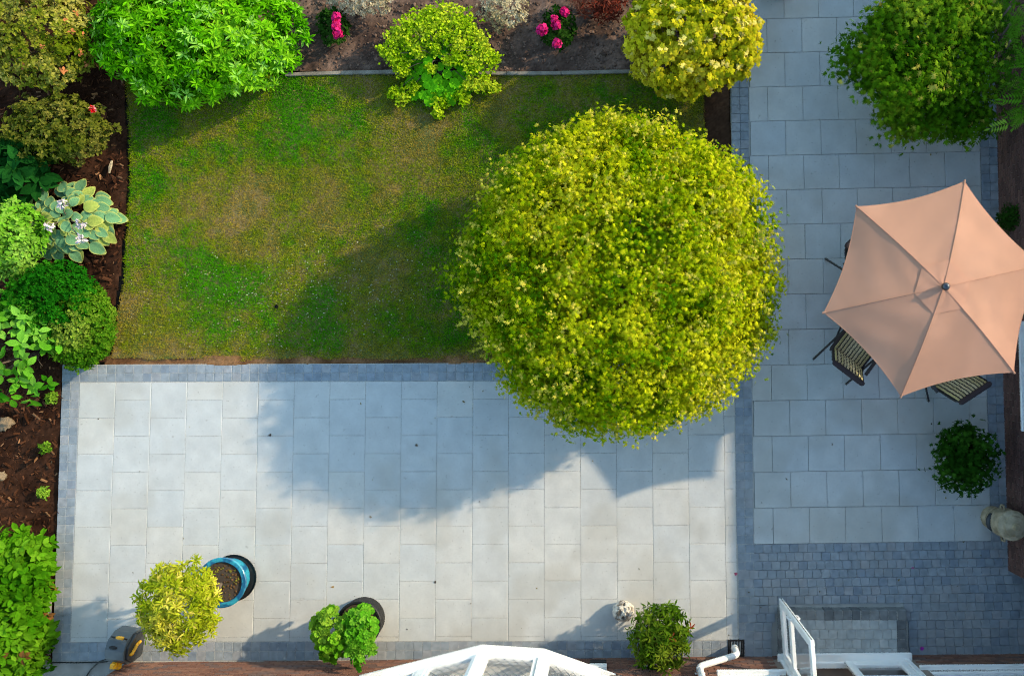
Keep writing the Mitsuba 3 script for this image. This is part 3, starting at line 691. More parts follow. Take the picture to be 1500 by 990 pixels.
# ------------------------------------------------------------------ trees and shrubs
def lump_tree(kind, label, category, px, py, zc, rx, ry, rz, seed, n, k_, tpl, size, cols, trunk=None, group=None, bsdf='leaf', limbs=9, r0=.03, ground=None, **kw):
    rng = R(seed); t = thing(kind, label, category, group)
    C = P(px, py, zc); s = SC(zc); rad = np.array([rx / s, ry / s, rz])
    base = np.array([C[0], C[1], -.03]) if ground is None else np.array([*G(*ground), trunk or 0.0])
    if trunk is not None and ground is None: base[2] = trunk
    foliage('crown', t, crown(rng, C, rad, n, k_, tpl, size, cols, **kw), bsdf)
    part('branches', t, stems(rng, base, C, rad, limbs, r0), 'bark', 60)
    return t, C, rad
# the big domed maple
rng = R(101); mt = thing('maple_tree', 'large domed golden green maple between lawn and patio', 'tree')
C = P(907, 402, 1.35); rad = np.array([2.33, 2.38, 1.2])
mcols = [lin(82, 128, 8), lin(138, 162, 10), lin(178, 186, 18), lin(206, 204, 34)]
base = np.array([C[0], C[1], -.03])
sets = [crown(rng, C, rad, 12500, 4, MAPLE7, (.065, .105), mcols, zmin=-.45, shell=.09, inner=.2, lump=.20, lfreq=2.0, dent=.30, dfreq=7.0, outw=.5, upw=.6, spread=-.2, jit=.42, freq=2.2, sprig=.7),
        crown(rng, C, rad * 1.0, 1500, 3, MAPLE, (.03, .055), [lin(196, 190, 44), lin(214, 202, 72)], zmin=-.4, shell=.05, inner=.1, lump=.20, lfreq=2.0, dent=.30, dfreq=7.0, outw=.5, upw=.6, spread=.2, jit=.6, freq=1.6, sprig=.5)]
# boughs that swell beyond the dome
for i in range(11):
    a = i * .571 + rng.uniform(-.2, .2); d = np.array([math.cos(a), math.sin(a), 0])
    sets.append(crown(rng, C + d * rad * rng.uniform(.74, .86) + [0, 0, rng.uniform(-.5, .05)], np.array([.55, .55, .42]) * rng.uniform(.8, 1.2), 420, 4, MAPLE7, (.06, .10), mcols, zmin=-.5, shell=.14, lump=.3, dent=.3, spread=-.2, jit=.45, freq=2.2, sprig=.7))
# thin shoots that stand out of the dome
sh = sphere_dirs(rng, 420, -.3); sp, sd = [], []
for d in sh:
    o = C + d * rad * .98; L = rng.uniform(.06, .30); ax = unit(unit(d / rad) + [0, 0, .35] + rng.normal(0, .3, 3))
    for s_ in np.linspace(.1, 1, 6): sp.append(o + ax * L * s_ + rng.normal(0, .018, 3)); sd.append(ax + rng.normal(0, .8, 3))
sp, sd = np.array(sp), np.array(sd); n = len(sp)
sets.append(scatter(MAPLE, sp, np.array([0, 0, 1]) + rng.normal(0, .45, (n, 3)), sd, rng.uniform(.04, .08, n), np.where(rng.random((n, 1)) < .6, lin(210, 198, 74), lin(160, 170, 40)) * rng.uniform(.8, 1.2, (n, 1))))
foliage('crown', mt, sets)
part('trunk', mt, tube([base, base + [.03, .02, .3], base + [.0, .05, .62]], [.13, .10, .085], 12, False), 'bark', 60)
for i in range(14):
    d = sphere_dirs(rng, 1, -.1)[0]; b0 = base + [0, .05, .5 + rng.uniform(-.1, .1)]; e0 = C + d * rad * .9; md = b0 * .55 + e0 * .45 + [0, 0, .15]
    s_ = np.linspace(0, 1, 8)[:, None]; part('limb', mt, tube((1 - s_) ** 2 * b0 + 2 * s_ * (1 - s_) * md + s_ * s_ * e0, np.linspace(.05, .01, 8), 7, False), 'bark', 60)

lump_tree('golden_shrub', 'round bright yellow shrub at the top edge above the big maple', 'shrub', 1014, 52, .85, 103, 92, .78, 102, 1800, 6, BROADSTAR, (.06, .105),
          [lin(150, 160, 20), lin(206, 196, 32), lin(226, 208, 54)], tips=lin(240, 222, 110), tip_p=.2, lump=.2, dent=.45, zmin=-.5, upw=.5, spread=.2)
rng = R(103); t = thing('potted_maple', 'dark green maple with loose spreading boughs in a pot at the upper right', 'tree')
pcol = [lin(52, 94, 10), lin(86, 130, 18), lin(128, 156, 36)]; sets, brs = [], []
for x, y, z, rx, ry, n in [(1285, 88, 1.25, 60, 52, 330), (1335, 165, 1.0, 52, 44, 260), (1325, 110, 1.55, 62, 50, 330), (1352, 30, 1.65, 74, 48, 360), (1400, 95, 1.4, 58, 56, 300), (1412, 25, 1.5, 52, 36, 220), (1400, 172, .95, 50, 34, 200), (1300, 45, 1.3, 36, 30, 110), (1360, -30, 1.4, 80, 40, 200)]:
    C = P(x, y, z); q = SC(z); rd = np.array([rx / q, ry / q, .36])
    sets.append(crown(rng, C, rd, n, 5, MAPLE7, (.08, .13), pcol, zmin=-.3, shell=.16, inner=.2, lump=.4, lfreq=2.4, dent=.5, dfreq=5, upw=.8, outw=.4, spread=-.3, jit=.45, sprig=.7, tips=lin(180, 172, 70), tip_p=.08))
    brs.append(stems(rng, [*G(1322, 132), .38], C, rd, 5, .016))
foliage('crown', t, sets); part('branches', t, cat(*brs), 'bark', 60)
def pot(kind, label, px, py, r_top, h, bsdf, r_base=None, soil='earth', z=0.0, rim=.89):
    k = thing(kind, label, 'pot'); x, y = G(px, py); rb = r_base or r_top * .72
    prof = [(0, .0), (rb, 0), (rb * 1.02, .02), (rb + (r_top - rb) * .55, h * .5), (r_top * .94, h * .86), (r_top * .95, h * .88), (r_top, h * .895), (r_top * 1.01, h * .97), (r_top * .985, h), (r_top * (rim + .015), h), (r_top * (rim - .015), h * .96), (r_top * (rim - .03), h * .86), (0, h * .86)]
    part('body', k, lathe(prof, (x, y, z)), bsdf, 35)
    rr = R(int(px)); c = trimesh.creation.cylinder(radius=r_top * .862, height=.02, sections=36); c.apply_translation((x, y, z + h * .87)); part('soil', k, c, soil)
    q = rr.normal(0, 1, (160, 2)); q = unit(q) * np.sqrt(rr.random((160, 1))) * r_top * .8
    pts = np.c_[q + [x, y], np.full(160, z + h * .87 + .012)]
    foliage('soil_crumbs', k, lumps(rr, pts, rr.uniform(.015, .045, 160), np.where(rr.random((160, 1)) < .3, lin(112, 108, 44), lin(100, 74, 50)) * rr.uniform(.5, 1.3, (160, 1))), 'vcol')
    return k
pot('plant_pot', 'black plant pot shaded by the maple at the upper right', 1322, 132, .34, .42, 'black')
# climber on the outbuilding
rng = R(104); cl = thing('climbing_plant', 'feathery leaved climber on the brick wall at the upper right corner', 'plant')
pts, dr_ = [], []
for x, y, z in [(1478, 5, 1.5), (1440, 30, 1.2), (1425, 22, 1.6), (1410, 45, 1.3), (1432, 62, 1.5), (1450, 50, 1.1), (1398, 62, 1.2), (1415, 84, 1.4), (1445, 110, .9), (1440, 140, .8), (1455, 160, .7), (1450, 185, .6), (1490, 105, 1.6), (1498, 118, 1.7), (1500, 150, 1.7), (1508, 95, 1.9), (1495, 25, 1.8), (1500, 45, 1.5), (1470, 25, 1.2), (1425, 120, 1.0), (1408, 140, .9), (1480, 60, 1.4), (1515, 130, 1.9), (1505, 165, 1.8)]:
    for j in range(8): pts.append(P(x + rng.normal(0, 9), y + rng.normal(0, 8), z + rng.normal(0, .08))); dr_.append(unit([rng.normal(-.5, .8), rng.normal(0, .8), rng.normal(-.1, .25)]))
pts, dr_ = np.array(pts), np.array(dr_); n = len(pts)
foliage('leaves', cl, scatter(PINNATE, pts, np.array([-.2, 0, 1]) + rng.normal(0, .3, (n, 3)), dr_, rng.uniform(.22, .38, n), palette(rng, [lin(44, 86, 14), lin(84, 132, 28), lin(128, 160, 54)], n, pts, 1.5, 4)))
st = [tube(bend([P(1470, 130 + 20 * i, .0), P(1462 - 8 * i, 110, .7), P(1440 + 14 * i, 60 + 12 * i, 1.3), P(1480, 10 + 25 * i, 1.9)], .4, 5), [.018] * 12, 5) for i in range(3)]
part('stems', cl, cat(*st), 'bark', 60)

# top-left shrubs
lump_tree('tan_shrub', 'tan and olive variegated shrub in the top left corner', 'shrub', 54, 46, .75, 86, 92, .7, 111, 1500, 7, OVATE, (.035, .075), [lin(98, 118, 18), lin(144, 148, 44), lin(184, 174, 86)], dent=.45, lump=.22, tips=lin(204, 130, 80), tip_p=.05, zmin=-.5)
lump_tree('rosette_shrub', 'wide vivid green shrub with star shaped leaf rosettes at the top left', 'shrub', 285, 55, .62, 158, 96, .62, 112, 1900, 11, LANCE, (.085, .135), [lin(64, 138, 8), lin(104, 184, 14), lin(152, 214, 40)], bsdf='leaf_gloss', dent=.5, dfreq=7, lfreq=2.0, lump=.26, zmin=-.5, spread=.8, upw=.5, outw=.8, jit=.25, inner=.15, tips=lin(160, 220, 84), tip_p=.2, sprig=.05)
lump_tree('olive_shrub', 'sparse olive brown shrub with one red bloom, left of the lawn corner', 'shrub', 84, 190, .5, 78, 52, .5, 113, 1000, 7, OVATE, (.035, .07), [lin(74, 90, 22), lin(108, 114, 36), lin(138, 132, 60)], lump=.4, dent=.6, lfreq=3.4, zmin=-.4, limbs=26, r0=.012)
rng = R(114)
fl_ = P(136, 160, .85); n = 46; dd = sphere_dirs(rng, n, -.1)
t = thing('red_bloom', 'single red and pink bloom on the olive shrub', 'flower'); foliage('petals', t, scatter(OVATE, fl_ + dd * .03, dd + rng.normal(0, .3, (n, 3)), dd + rng.normal(0, .6, (n, 3)), rng.uniform(.04, .07, n), np.where(rng.random((n, 1)) < .35, lin(236, 150, 150), lin(206, 24, 30))), 'vcol', False)
lump_tree('broadleaf_plant', 'deep green broad leaved plant in shade at the left edge', 'plant', 14, 250, .35, 52, 46, .4, 115, 60, 5, OVATE, (.2, .3), [lin(22, 72, 24), lin(34, 92, 34)], lump=.2, zmin=-.2, bsdf='leaf_gloss', limbs=6, r0=.01)
lump_tree('round_leaf_shrub', 'fresh green round leaved shrub at the left edge beside the variegated hosta', 'shrub', 16, 352, .6, 46, 58, .5, 116, 620, 6, OVATE, (.055, .09), [lin(74, 142, 22), lin(116, 178, 44), lin(150, 196, 78)], lump=.3, dent=.6, zmin=-.5, bsdf='leaf_gloss', spread=.7, inner=.1)
rng = R(117)
t, C, rad = lump_tree('dense_conifer', 'dense dark green rounded conifer left of the lawn edge', 'shrub', 78, 446, .45, 66, 64, .55, 118, 2600, 7, DIAMOND, (.03, .055), [lin(24, 96, 14), lin(40, 118, 18), lin(66, 134, 28)], lump=.14, lfreq=3, zmin=-.5, spread=.9, inner=.2)
lump_tree('pale_conifer', 'lighter yellow green conifer overhanging the corner of the patio border', 'shrub', 118, 476, .36, 48, 64, .46, 119, 2300, 7, DIAMOND, (.03, .06), [lin(64, 122, 18), lin(106, 148, 34), lin(146, 170, 62)], lump=.18, lfreq=3, zmin=-.5, spread=.9, inner=.2)
rng = R(120); ls = thing('laurel_shrub', 'glossy green laurel with large leaves left of the patio corner', 'shrub')
C = P(22, 512, .62); rad = np.array([.80, .92, .55]); v, f, c = crown(rng, C, rad, 84, 5, OVATE, (.13, .2), [lin(54, 128, 18), lin(94, 164, 36), lin(130, 190, 70)], zmin=-.1, lump=.3, inner=.05, spread=.6, shell=.15)
nv_ = len(OVATE[0]); order = np.arange(len(v) // nv_)
for i in order: part('leaf', ls, (v[i * nv_:(i + 1) * nv_], OVATE[1]), 'leaf_gloss', True, color=c[i * nv_:(i + 1) * nv_])
part('branches', ls, stems(rng, [C[0], C[1], -.03], C, rad, 14, .016), 'bark', 60)
lump_tree('clipped_hedge', 'green leafy hedge in the lower left corner beside the patio', 'hedge', 14, 893, .35, 52, 110, .5, 121, 900, 6, OVATE, (.09, .16), [lin(58, 116, 12), lin(84, 142, 20), lin(112, 162, 36)], dent=.5, lump=.10, zmin=-.4, box_like=.7, tips=lin(134, 92, 50), tip_p=.05, inner=.15, limbs=14, spread=.6)

# variegated hosta: each leaf its own part
rng = R(125); ho = thing('hosta', 'variegated hosta with blue green leaves edged in yellow and white flower heads', 'plant')
hosta_out = [(0.0, 0.0)]
def hosta_leaf(rng, pos, d, tilt, L):
    nseg, rows = 7, [0, .45, .74, 1.0]; v, c = [], []
    wt = lambda t: .47 * math.sin(math.pi * min(1, (t * .93 + .03))) ** .72 * (1.12 - .35 * t)
    kind = rng.random(); blue = .8 * lin(126, 178, 126) * rng.uniform(.8, 1.15); gold = .8 * lin(214, 216, 116) * rng.uniform(.85, 1.1)
    if kind < .35: blue = .8 * lin(176, 194, 96) * rng.uniform(.9, 1.1)
    hz_ = unit([d[0], d[1], 0]); side = np.array([-hz_[1], hz_[0], 0]); up_ = np.array([0, 0, 1.0])
    for i in range(nseg + 1):
        t_ = i / nseg
        cen = pos + hz_ * L * (t_ * math.cos(tilt)) + up_ * L * (t_ * math.sin(tilt) - .45 * t_ * t_)
        for s in (-1, 1):
            for r_ in rows[1:] if s > 0 else rows[::-1]:
                w = wt(t_) * r_
                v.append(cen + side * s * w * L + up_ * L * (.30 * w - .35 * w * w * 1.0 + .012 * math.sin(t_ * 14 + r_ * 5)))
                e = max(r_, .0); c.append(gold if (r_ > .9 or t_ > .99) else blue * (1 + .1 * math.sin(r_ * 25)))
    m_ = len(rows) * 2 - 1; f = []
    for i in range(nseg):
        for j in range(m_ - 1):
            a_ = i * m_ + j; f += [[a_, a_ + 1, a_ + m_ + 1], [a_, a_ + m_ + 1, a_ + m_]]
    return np.array(v), np.array(f), np.array(c)
C = P(112, 325, .0)
for i in range(120):
    ring_ = (i / 120) ** .52; ang = i * 2.39996 + rng.normal(0, .2); rr = ring_ * .68
    d = np.array([math.cos(ang), math.sin(ang) * .78, 0]); pos = C + d * rr + [0, 0, .46 - .26 * ring_ + rng.normal(0, .03)]
    v, f, c = hosta_leaf(rng, pos, d * .6 + rng.normal(0, .5, 3) + [.15, -.1, 0], .45 - .5 * ring_, rng.uniform(.15, .21) + .05 * ring_)
    part('leaf', ho, (v, f), 'leaf_gloss', True, color=c)
for x, y, z in [(92, 298, .75), (118, 328, .72), (119, 351, .7), (72, 332, .66)]:
    o = P(x, y, z); fk = part('flower_stem', ho, tube([C + [0, 0, .2], (C + o) / 2 + [0, 0, .15], o], .008, 5), 'bark', 60)
    n = 34; dd = sphere_dirs(rng, n, -.4)
    foliage('flower', fk, scatter((LANCE[0] * [1.6, 1, 1], LANCE[1]), o + dd * .04, dd + rng.normal(0, .5, (n, 3)), dd + [0, 0, -.2], rng.uniform(.05, .085, n), np.tile(lin(226, 214, 222), (n, 1)) * rng.uniform(.7, 1.1, (n, 1))), 'vcol', False)

# lady's mantle: scalloped leaves ringed by froth
rng = R(130); al = thing('ladys_mantle', 'large mound of scalloped leaves ringed with lime flower froth above the lawn', 'plant')
C = P(648, 92, 0.0); C[2] = 0
for i in range(90):
    q = (i / 90) ** .5 * 1.15; ang = i * 2.39996; d = np.array([math.cos(ang), math.sin(ang) - .15, 0]); pos = C + d * q * .50 + [.02, -.05, .40 - .22 * q + rng.normal(0, .02)]
    nrm = unit(d * .5 * q + [0, 0, 1] + rng.normal(0, .18, 3))
    v, f, c = scatter(SCALLOP, [pos], nrm[None], (d + rng.normal(0, .3, 3))[None], rng.uniform(.13, .22), (lin(116, 204, 28) * rng.uniform(.75, 1.2))[None])
    part('leaf', al, (v, f), 'leaf', True, color=c)
froth = [(585, 55, .45, 26), (575, 80, .42, 24), (600, 40, .5, 26), (625, 30, .5, 30), (650, 24, .5, 30), (675, 35, .5, 30), (660, 50, .52, 26), (690, 50, .45, 26), (630, 50, .52, 24), (600, 65, .46, 20), (700, 75, .4, 26), (712, 85, .36, 20), (690, 95, .4, 20), (705, 68, .4, 20), (722, 88, .3, 12), (585, 95, .36, 16), (590, 140, .14, 18), (578, 136, .14, 12), (605, 128, .2, 10), (645, 150, .12, 14), (642, 166, .1, 10), (675, 138, .16, 14), (690, 125, .2, 16), (708, 122, .16, 16), (722, 128, .12, 10), (680, 146, .12, 8), (592, 104, .3, 10), (638, 72, .46, 10), (655, 88, .44, 8), (668, 84, .45, 10), (632, 100, .4, 8), (620, 42, .5, 20), (640, 38, .52, 20), (670, 65, .5, 16), (612, 76, .46, 12), (560, 72, .4, 8)]
sets, stm = [], []
for x, y, z, r_ in froth:
    o = P(x, y, z); n = int(10 + r_ * 5.0); pp = o + rng.normal(0, 1, (n, 3)) * [r_ / 88 * .34, r_ / 88 * .34, .04]
    stm.append(tube(bend([C + [0, 0, .1], (C * .4 + o * .6) * [1, 1, 0] + [0, 0, z + .08], o], .3, 4), .006, 4, False))
    for j in range(4): sets.append(scatter((DIAMOND[0] * [1.3, 1, 1], DIAMOND[1]), pp + rng.normal(0, .012, (n, 3)), np.array([0, 0, 1]) + rng.normal(0, .6, (n, 3)), rng.normal(0, 1, (n, 3)), rng.uniform(.034, .062, n), palette(rng, [lin(132, 176, 16), lin(178, 210, 30), lin(204, 218, 54)], n, pp, 5, 3)))
foliage('flower_froth', al, sets); part('stems', al, cat(*stm), 'bark', 60)

# pink flowering plants
def bloom_plant(label, px, py, blooms, seed, rx, ry):
    rng = R(seed); t = thing('pink_flower_plant', label, 'plant'); C = P(px, py, .2); s = SC(.2)
    foliage('leaves', t, crown(rng, C, np.array([rx / s, ry / s, .28]), 110, 6, OVATE, (.05, .09), [lin(28, 58, 16), lin(44, 80, 24), lin(60, 96, 34)], lump=.25, zmin=-.2), 'leaf')
    for x, y, r_ in blooms:
        o = P(x, y, .5); n = 90; dd = sphere_dirs(rng, n, -.3); rr = r_ / 90
        v = scatter((OVATE[0] * [1.9, 1, 1], OVATE[1]), o + dd * rr * rng.uniform(.35, .8, (n, 1)), dd + rng.normal(0, .35, (n, 3)), np.cross(dd, rng.normal(0, 1, (n, 3))) + dd * .6, rr * rng.uniform(.45, .75, n), lin(238, 34, 128) * rng.uniform(.7, 1.2, (n, 1)) + rng.random((n, 1)) * [.02, .03, .03])
        foliage('bloom', t, v, 'leaf', False)
    part('stems', t, cat(*[tube([[C[0], C[1], 0], P(x, y, .46)], .007, 5, False) for x, y, r_ in blooms]), 'bark', 60)
bloom_plant('dark leaved plant with three stacked hot pink blooms beside the vivid green shrub', 489, 40, [(492, 26, 8), (492, 38, 8), (496, 49, 9)], 141, 22, 26)
bloom_plant('dark leaved plant with five hot pink blooms left of the yellow shrub', 818, 42, [(794, 44, 9.5), (812, 29, 7), (815, 37, 8), (827, 18, 8), (816, 65, 8.5)], 142, 26, 32)
lump_tree('cream_plant', 'pale cream feathery plant at the top edge above the first pink blooms', 'plant', 528, 2, .3, 46, 22, .3, 143, 330, 6, DIAMOND, (.03, .06), [lin(150, 138, 96), lin(206, 190, 156), lin(222, 210, 184)], lump=.35, lfreq=4, zmin=-.1, limbs=20, r0=.006)
lump_tree('cream_plant', 'straggly pale cream plant in the bed left of the five pink blooms', 'plant', 737, 20, .3, 38, 30, .3, 144, 210, 6, DIAMOND, (.03, .055), [lin(120, 114, 74), lin(184, 168, 126), lin(214, 202, 168)], lump=.45, lfreq=4, zmin=-.1, limbs=24, r0=.006)
lump_tree('red_leaf_shrub', 'red and coral leaved shrub at the top edge left of the yellow shrub', 'shrub', 878, 0, .35, 42, 32, .35, 145, 230, 6, LANCE, (.06, .10), [lin(80, 34, 28), lin(140, 66, 50), lin(190, 124, 92)], lump=.35, lfreq=3, zmin=-.1, spread=.7, limbs=14, r0=.01)
for i, (x, y, r_, lab) in enumerate([(68, 655, 10, 'uppermost tiny lime green seedling alone in the bark mulch below the stone'), (64, 721, 9, 'lower tiny lime green seedling in the bark mulch above the hedge'), (76, 583, 9, 'tiny lime green seedling beside the patio border corner')]):
    lump_tree('seedling', lab, 'plant', x, y, .05, r_, r_, .07, 150 + i, 34, 5, OVATE, (.03, .05), [lin(104, 150, 36), lin(150, 188, 60)], zmin=0, limbs=3, r0=.004, spread=.5)
lump_tree('wall_shrub', 'small dark green shrub against the brick wall behind the parasol', 'shrub', 1486, 322, .35, 24, 22, .35, 155, 160, 6, LANCE, (.06, .1), [lin(30, 60, 18), lin(48, 84, 26)], zmin=-.3, ground=(1470, 330), limbs=8, r0=.012)

# ------------------------------------------------------------------ pots and potted plants
bx, by = G(341, 845)
sa = thing('pot_saucer', 'round black saucer under the blue pot', 'saucer')
solo(sa, lathe([(0, 0), (.34, 0), (.375, .03), (.38, .05), (.37, .05), (.35, .03), (0, .025)], (bx + .03, by - .0, .004)), 'black', 35)
pot('glazed_pot', 'blue glazed pot of soil on a black saucer on the patio', 340, 844, .395, .36, 'blue_glaze', .31, z=.03, rim=.83)
rng = R(161); pc = [lin(134, 158, 20), lin(176, 186, 36), lin(208, 204, 66)]
t, C, rad = lump_tree('potted_standard', 'lime yellow leafy small tree growing from the blue pot', 'tree', 263, 888, 1.22, 58, 64, .36, 162, 900, 7, LANCE, (.06, .10), pc, trunk=.4, dent=.5, lump=.26, lfreq=2.4, zmin=-.5, upw=.8, outw=.5, inner=.18, spread=.3, tips=lin(232, 216, 96), tip_p=.12, ground=(341, 845), limbs=14, r0=.02)
# black pot with two leafy clumps
pot('plant_pot', 'black pot on the patio left of the bow window holding two leafy clumps', 534, 904, .36, .34, 'black', .335)
lump_tree('heuchera_plant', 'bright green scalloped leafy clump, right one in the black pot', 'plant', 528, 928, .6, 25, 40, .26, 163, 90, 5, SCALLOP, (.07, .12), [lin(64, 142, 20), lin(96, 172, 34), lin(136, 192, 60)], trunk=.35, lump=.2, zmin=-.3, ground=(534, 904), limbs=8, r0=.01, spread=.3)
lump_tree('heuchera_plant', 'slightly yellower scalloped leafy clump, left one in the black pot', 'plant', 487, 928, .58, 27, 38, .26, 164, 90, 5, SCALLOP, (.07, .12), [lin(76, 146, 22), lin(112, 174, 34), lin(152, 192, 60)], trunk=.35, lump=.2, zmin=-.3, ground=(534, 908), limbs=8, r0=.01, spread=.3)
# shrub and pansies by the house
pot('plant_pot', 'terracotta pot hidden under the reddish tipped shrub', 960, 925, .22, .34, 'terracotta')
lump_tree('leafy_shrub', 'bushy green shrub with red tips between the stone and the downpipe', 'shrub', 968, 932, .65, 44, 46, .4, 166, 420, 6, LANCE, (.07, .12), [lin(56, 90, 14), lin(84, 118, 24), lin(128, 146, 44)], dent=.4, trunk=.3, lump=.2, lfreq=2.6, zmin=-.5, ground=(960, 925), tips=lin(140, 60, 40), tip_p=.03, spread=.6, jit=.5)
pot('plant_pot', 'terracotta pot of pansies against the house wall', 962, 953, .17, .26, 'terracotta')
rng = R(167); pn = thing('pansies', 'purple and white pansies at the bottom edge below the bushy shrub', 'flowers')
C = P(966, 983, .42); foliage('leaves', pn, crown(rng, C, np.array([.36, .22, .14]), 120, 6, OVATE, (.05, .08), [lin(52, 98, 20), lin(90, 140, 36)], zmin=-.2))
for x, y, c in [(961, 974, (104, 70, 168)), (970, 974, (140, 104, 190)), (955, 982, (120, 110, 190)), (967, 984, (110, 66, 170)), (980, 981, (214, 208, 226)), (946, 972, (210, 210, 214)), (968, 989, (86, 60, 150)), (985, 990, (150, 120, 200))]:
    o = P(x, y, .52); n = 5; a = np.arange(5) * 1.2566 + rng.random(); dd = np.c_[np.cos(a), np.sin(a), 0 * a]
    foliage('bloom', pn, scatter((OVATE[0] * [1.7, 1, 1], OVATE[1]), np.tile(o, (5, 1)) + dd * .004, np.array([0, .5, 1]) + rng.normal(0, .1, (5, 3)), dd, .038, np.tile(lin(*c), (5, 1)) * rng.uniform(.8, 1.1, (5, 1))), 'vcol', False)
# shaded pot plant on the terrace, and the dark pot cut by the top edge
pot('plant_pot', 'black pot under the dark bush on the terrace near the urn', 1404, 668, .26, .34, 'black')
lump_tree('potted_bush', 'dark green bushy plant in a pot on the shaded terrace above the urn', 'shrub', 1413, 670, .55, 44, 46, .36, 168, 330, 6, MAPLE, (.06, .11), [lin(30, 66, 14), lin(46, 88, 22), lin(62, 104, 30)], trunk=.3, lump=.34, dent=.6, zmin=-.4, ground=(1404, 668), spread=.2, jit=.5, sprig=.6)
pot('plant_pot', 'dark pot cut off by the top edge of the picture', 1138, -20, .33, .5, 'dark_plastic')
lump_tree('potted_fern', 'dark leafy plant in the pot above the top edge', 'plant', 1138, -70, .75, 44, 40, .3, 169, 160, 6, LANCE, (.1, .18), [lin(40, 80, 20), lin(70, 110, 34)], trunk=.4, zmin=-.3, ground=(1138, -20))

# holey stone
rng = R(171); st_ = trimesh.creation.icosphere(subdivisions=4, radius=.17); v = np.array(st_.vertices); nd = unit(v)
v = v * (1 + .35 * (meshkit.fbm(nd * 2.2, 4, 5) - .5)[:, None] + .10 * (meshkit.noise(nd * 7, 8) - .5)[:, None]) * [1, .95, .85]
mm = manifold3d.Manifold(manifold3d.Mesh(v.astype(np.float32), np.array(st_.faces, np.uint32)))
for d, r_ in [((.1, .35, 1), .036), ((-.35, .1, 1), .030), ((.35, -.1, .9), .032), ((-.05, -.5, .9), .034), ((-.55, .5, .7), .022), ((.5, .45, .7), .022), ((-.6, -.4, .6), .028), ((.05, .85, .5), .026)]:
    u = unit(np.array(d, float)); mm = mm - manifold3d.Manifold.sphere(1.0, 20).scale([r_, r_ * 1.3, r_ * 1.5]).translate((u * .155).tolist())
o = mm.to_mesh(); tm_ = trimesh.Trimesh(o.vert_properties[:, :3], o.tri_verts); x, y = G(913, 891); tm_.apply_translation((x, y, .125))
k = thing('holey_stone', 'pale pitted stone with holes on the patio beside the bushy shrub', 'stone'); solo(k, tm_, 'rock', 35)
# bed stones
for x, y, s_, lab in [(8, 620, .16, 'grey buff stone in the mulch at the left edge'), (2, 697, .1, 'small pale stone in the mulch at the left edge')]:
    v, f, c = lumps(R(int(x + y)), np.array([P(x, y, .02)]), np.array([s_ * 1.5]), np.array([lin(128, 112, 92)]), trimesh.creation.icosphere(subdivisions=2, radius=.5), .6)
    k = thing('garden_stone', lab, 'stone'); solo(k, (v, f), 'vcol', True, color=c)
k = thing('bark_piece', 'pale split piece of bark on the mulch left of the lawn', 'bark')
a_, b_ = P(164, 236, .03), P(160, 254, .05); solo(k, tube([a_, (a_ + b_) / 2 + [0, 0, .01], b_], [.018, .03, .014], 6), 'cream_stone')
k = thing('black_pebble', 'small black pebble lying on the lawn among the daisies', 'pebble')
v, f, c = lumps(R(5), np.array([P(405, 449, .02)]), np.array([.07]), np.array([[.01, .01, .01]]), ICO, .6); solo(k, (v, f), 'vcol', True, color=c)

# fallen leaves and petals
def fallen(kind, label, catg, x, y, size, col, seed, tpl=(OVATE[0] * [1.3, 1, 1.5], OVATE[1])):
    r = R(seed); n = 1; p = np.array([P(x, y, .008)])
    k = thing(kind, label, catg); v, f, c = scatter(tpl, p, np.array([0, 0, 1]) + r.normal(0, .2, (n, 3)), r.normal(0, 1, (n, 3)) * [1, 1, 0], size * 1.1, np.tile(lin(*col), (n, 1)) * r.uniform(.7, 1.2, (n, 1)))
    solo(k, (v, f), 'vcol', color=c)
fallen('fallen_leaf', 'dark dry leaf on the slabs at the left tip of the tree shadow', 'leaf', 397, 638, .055, (60, 46, 36), 1)
fallen('fallen_leaf', 'small brown leaf in the middle of the tree shadow on the patio', 'leaf', 612, 653, .05, (90, 80, 60), 2)
fallen('fallen_leaf', 'tan leaf on the slabs between the blue pot and the black pot', 'leaf', 489, 858, .06, (190, 150, 84), 3)
fallen('fallen_leaf', 'grey brown leaf on sunlit slabs just below the tree shadow', 'leaf', 542, 755, .045, (130, 116, 96), 4)
fallen('fallen_leaf', 'dark speck of leaf on sunlit slabs above the bow window', 'leaf', 637, 854, .04, (70, 60, 52), 5)
fallen('fallen_leaf', 'dark leaf fragment on the slabs right of the black pot', 'leaf', 597, 922, .035, (60, 48, 40), 6)
fallen('fallen_petal', 'pink petal on the sett strip between the two patios', 'petal', 1080, 839, .06, (226, 110, 140), 7)
fallen('fallen_petal', 'magenta petal on the shaded setts below the terrace', 'petal', 1337, 830, .055, (206, 40, 140), 8)
fallen('fallen_petal', 'purple fallen flower on the setts right of the door step', 'petal', 1349, 952, .07, (150, 50, 150), 9)

# crumbs of leaf and bud blown over the slabs
rng = R(190); n = 90; q = np.c_[rng.uniform(120, 1450, n), rng.uniform(565, 935, n)]
near = rng.random(n) < .45; hub = np.array([(970, 915), (520, 900), (300, 870), (1085, 900), (1330, 220), (700, 580), (1000, 620), (1400, 700)])
q[near] = hub[rng.integers(0, len(hub), near.sum())] + rng.normal(0, 26, (near.sum(), 2))
q = q[(q[:, 1] < 936) & (q[:, 0] > 118)]; n = len(q)
k = numbered('leaf_litter'); labels[k] = {'label': 'tiny crumbs of leaf and bud blown over the paving slabs', 'category': 'litter', 'kind': 'stuff'}
v, f, c = scatter(OVATE, np.array([P(*a, .006) for a in q]), np.array([0, 0, 1]) + rng.normal(0, .25, (n, 3)), rng.normal(0, 1, (n, 3)) * [1, 1, .1], rng.gamma(3, .006, n) + .006, np.where(rng.random((n, 1)) < .5, lin(96, 80, 54), lin(150, 128, 74)) * rng.uniform(.4, 1.2, (n, 1)))
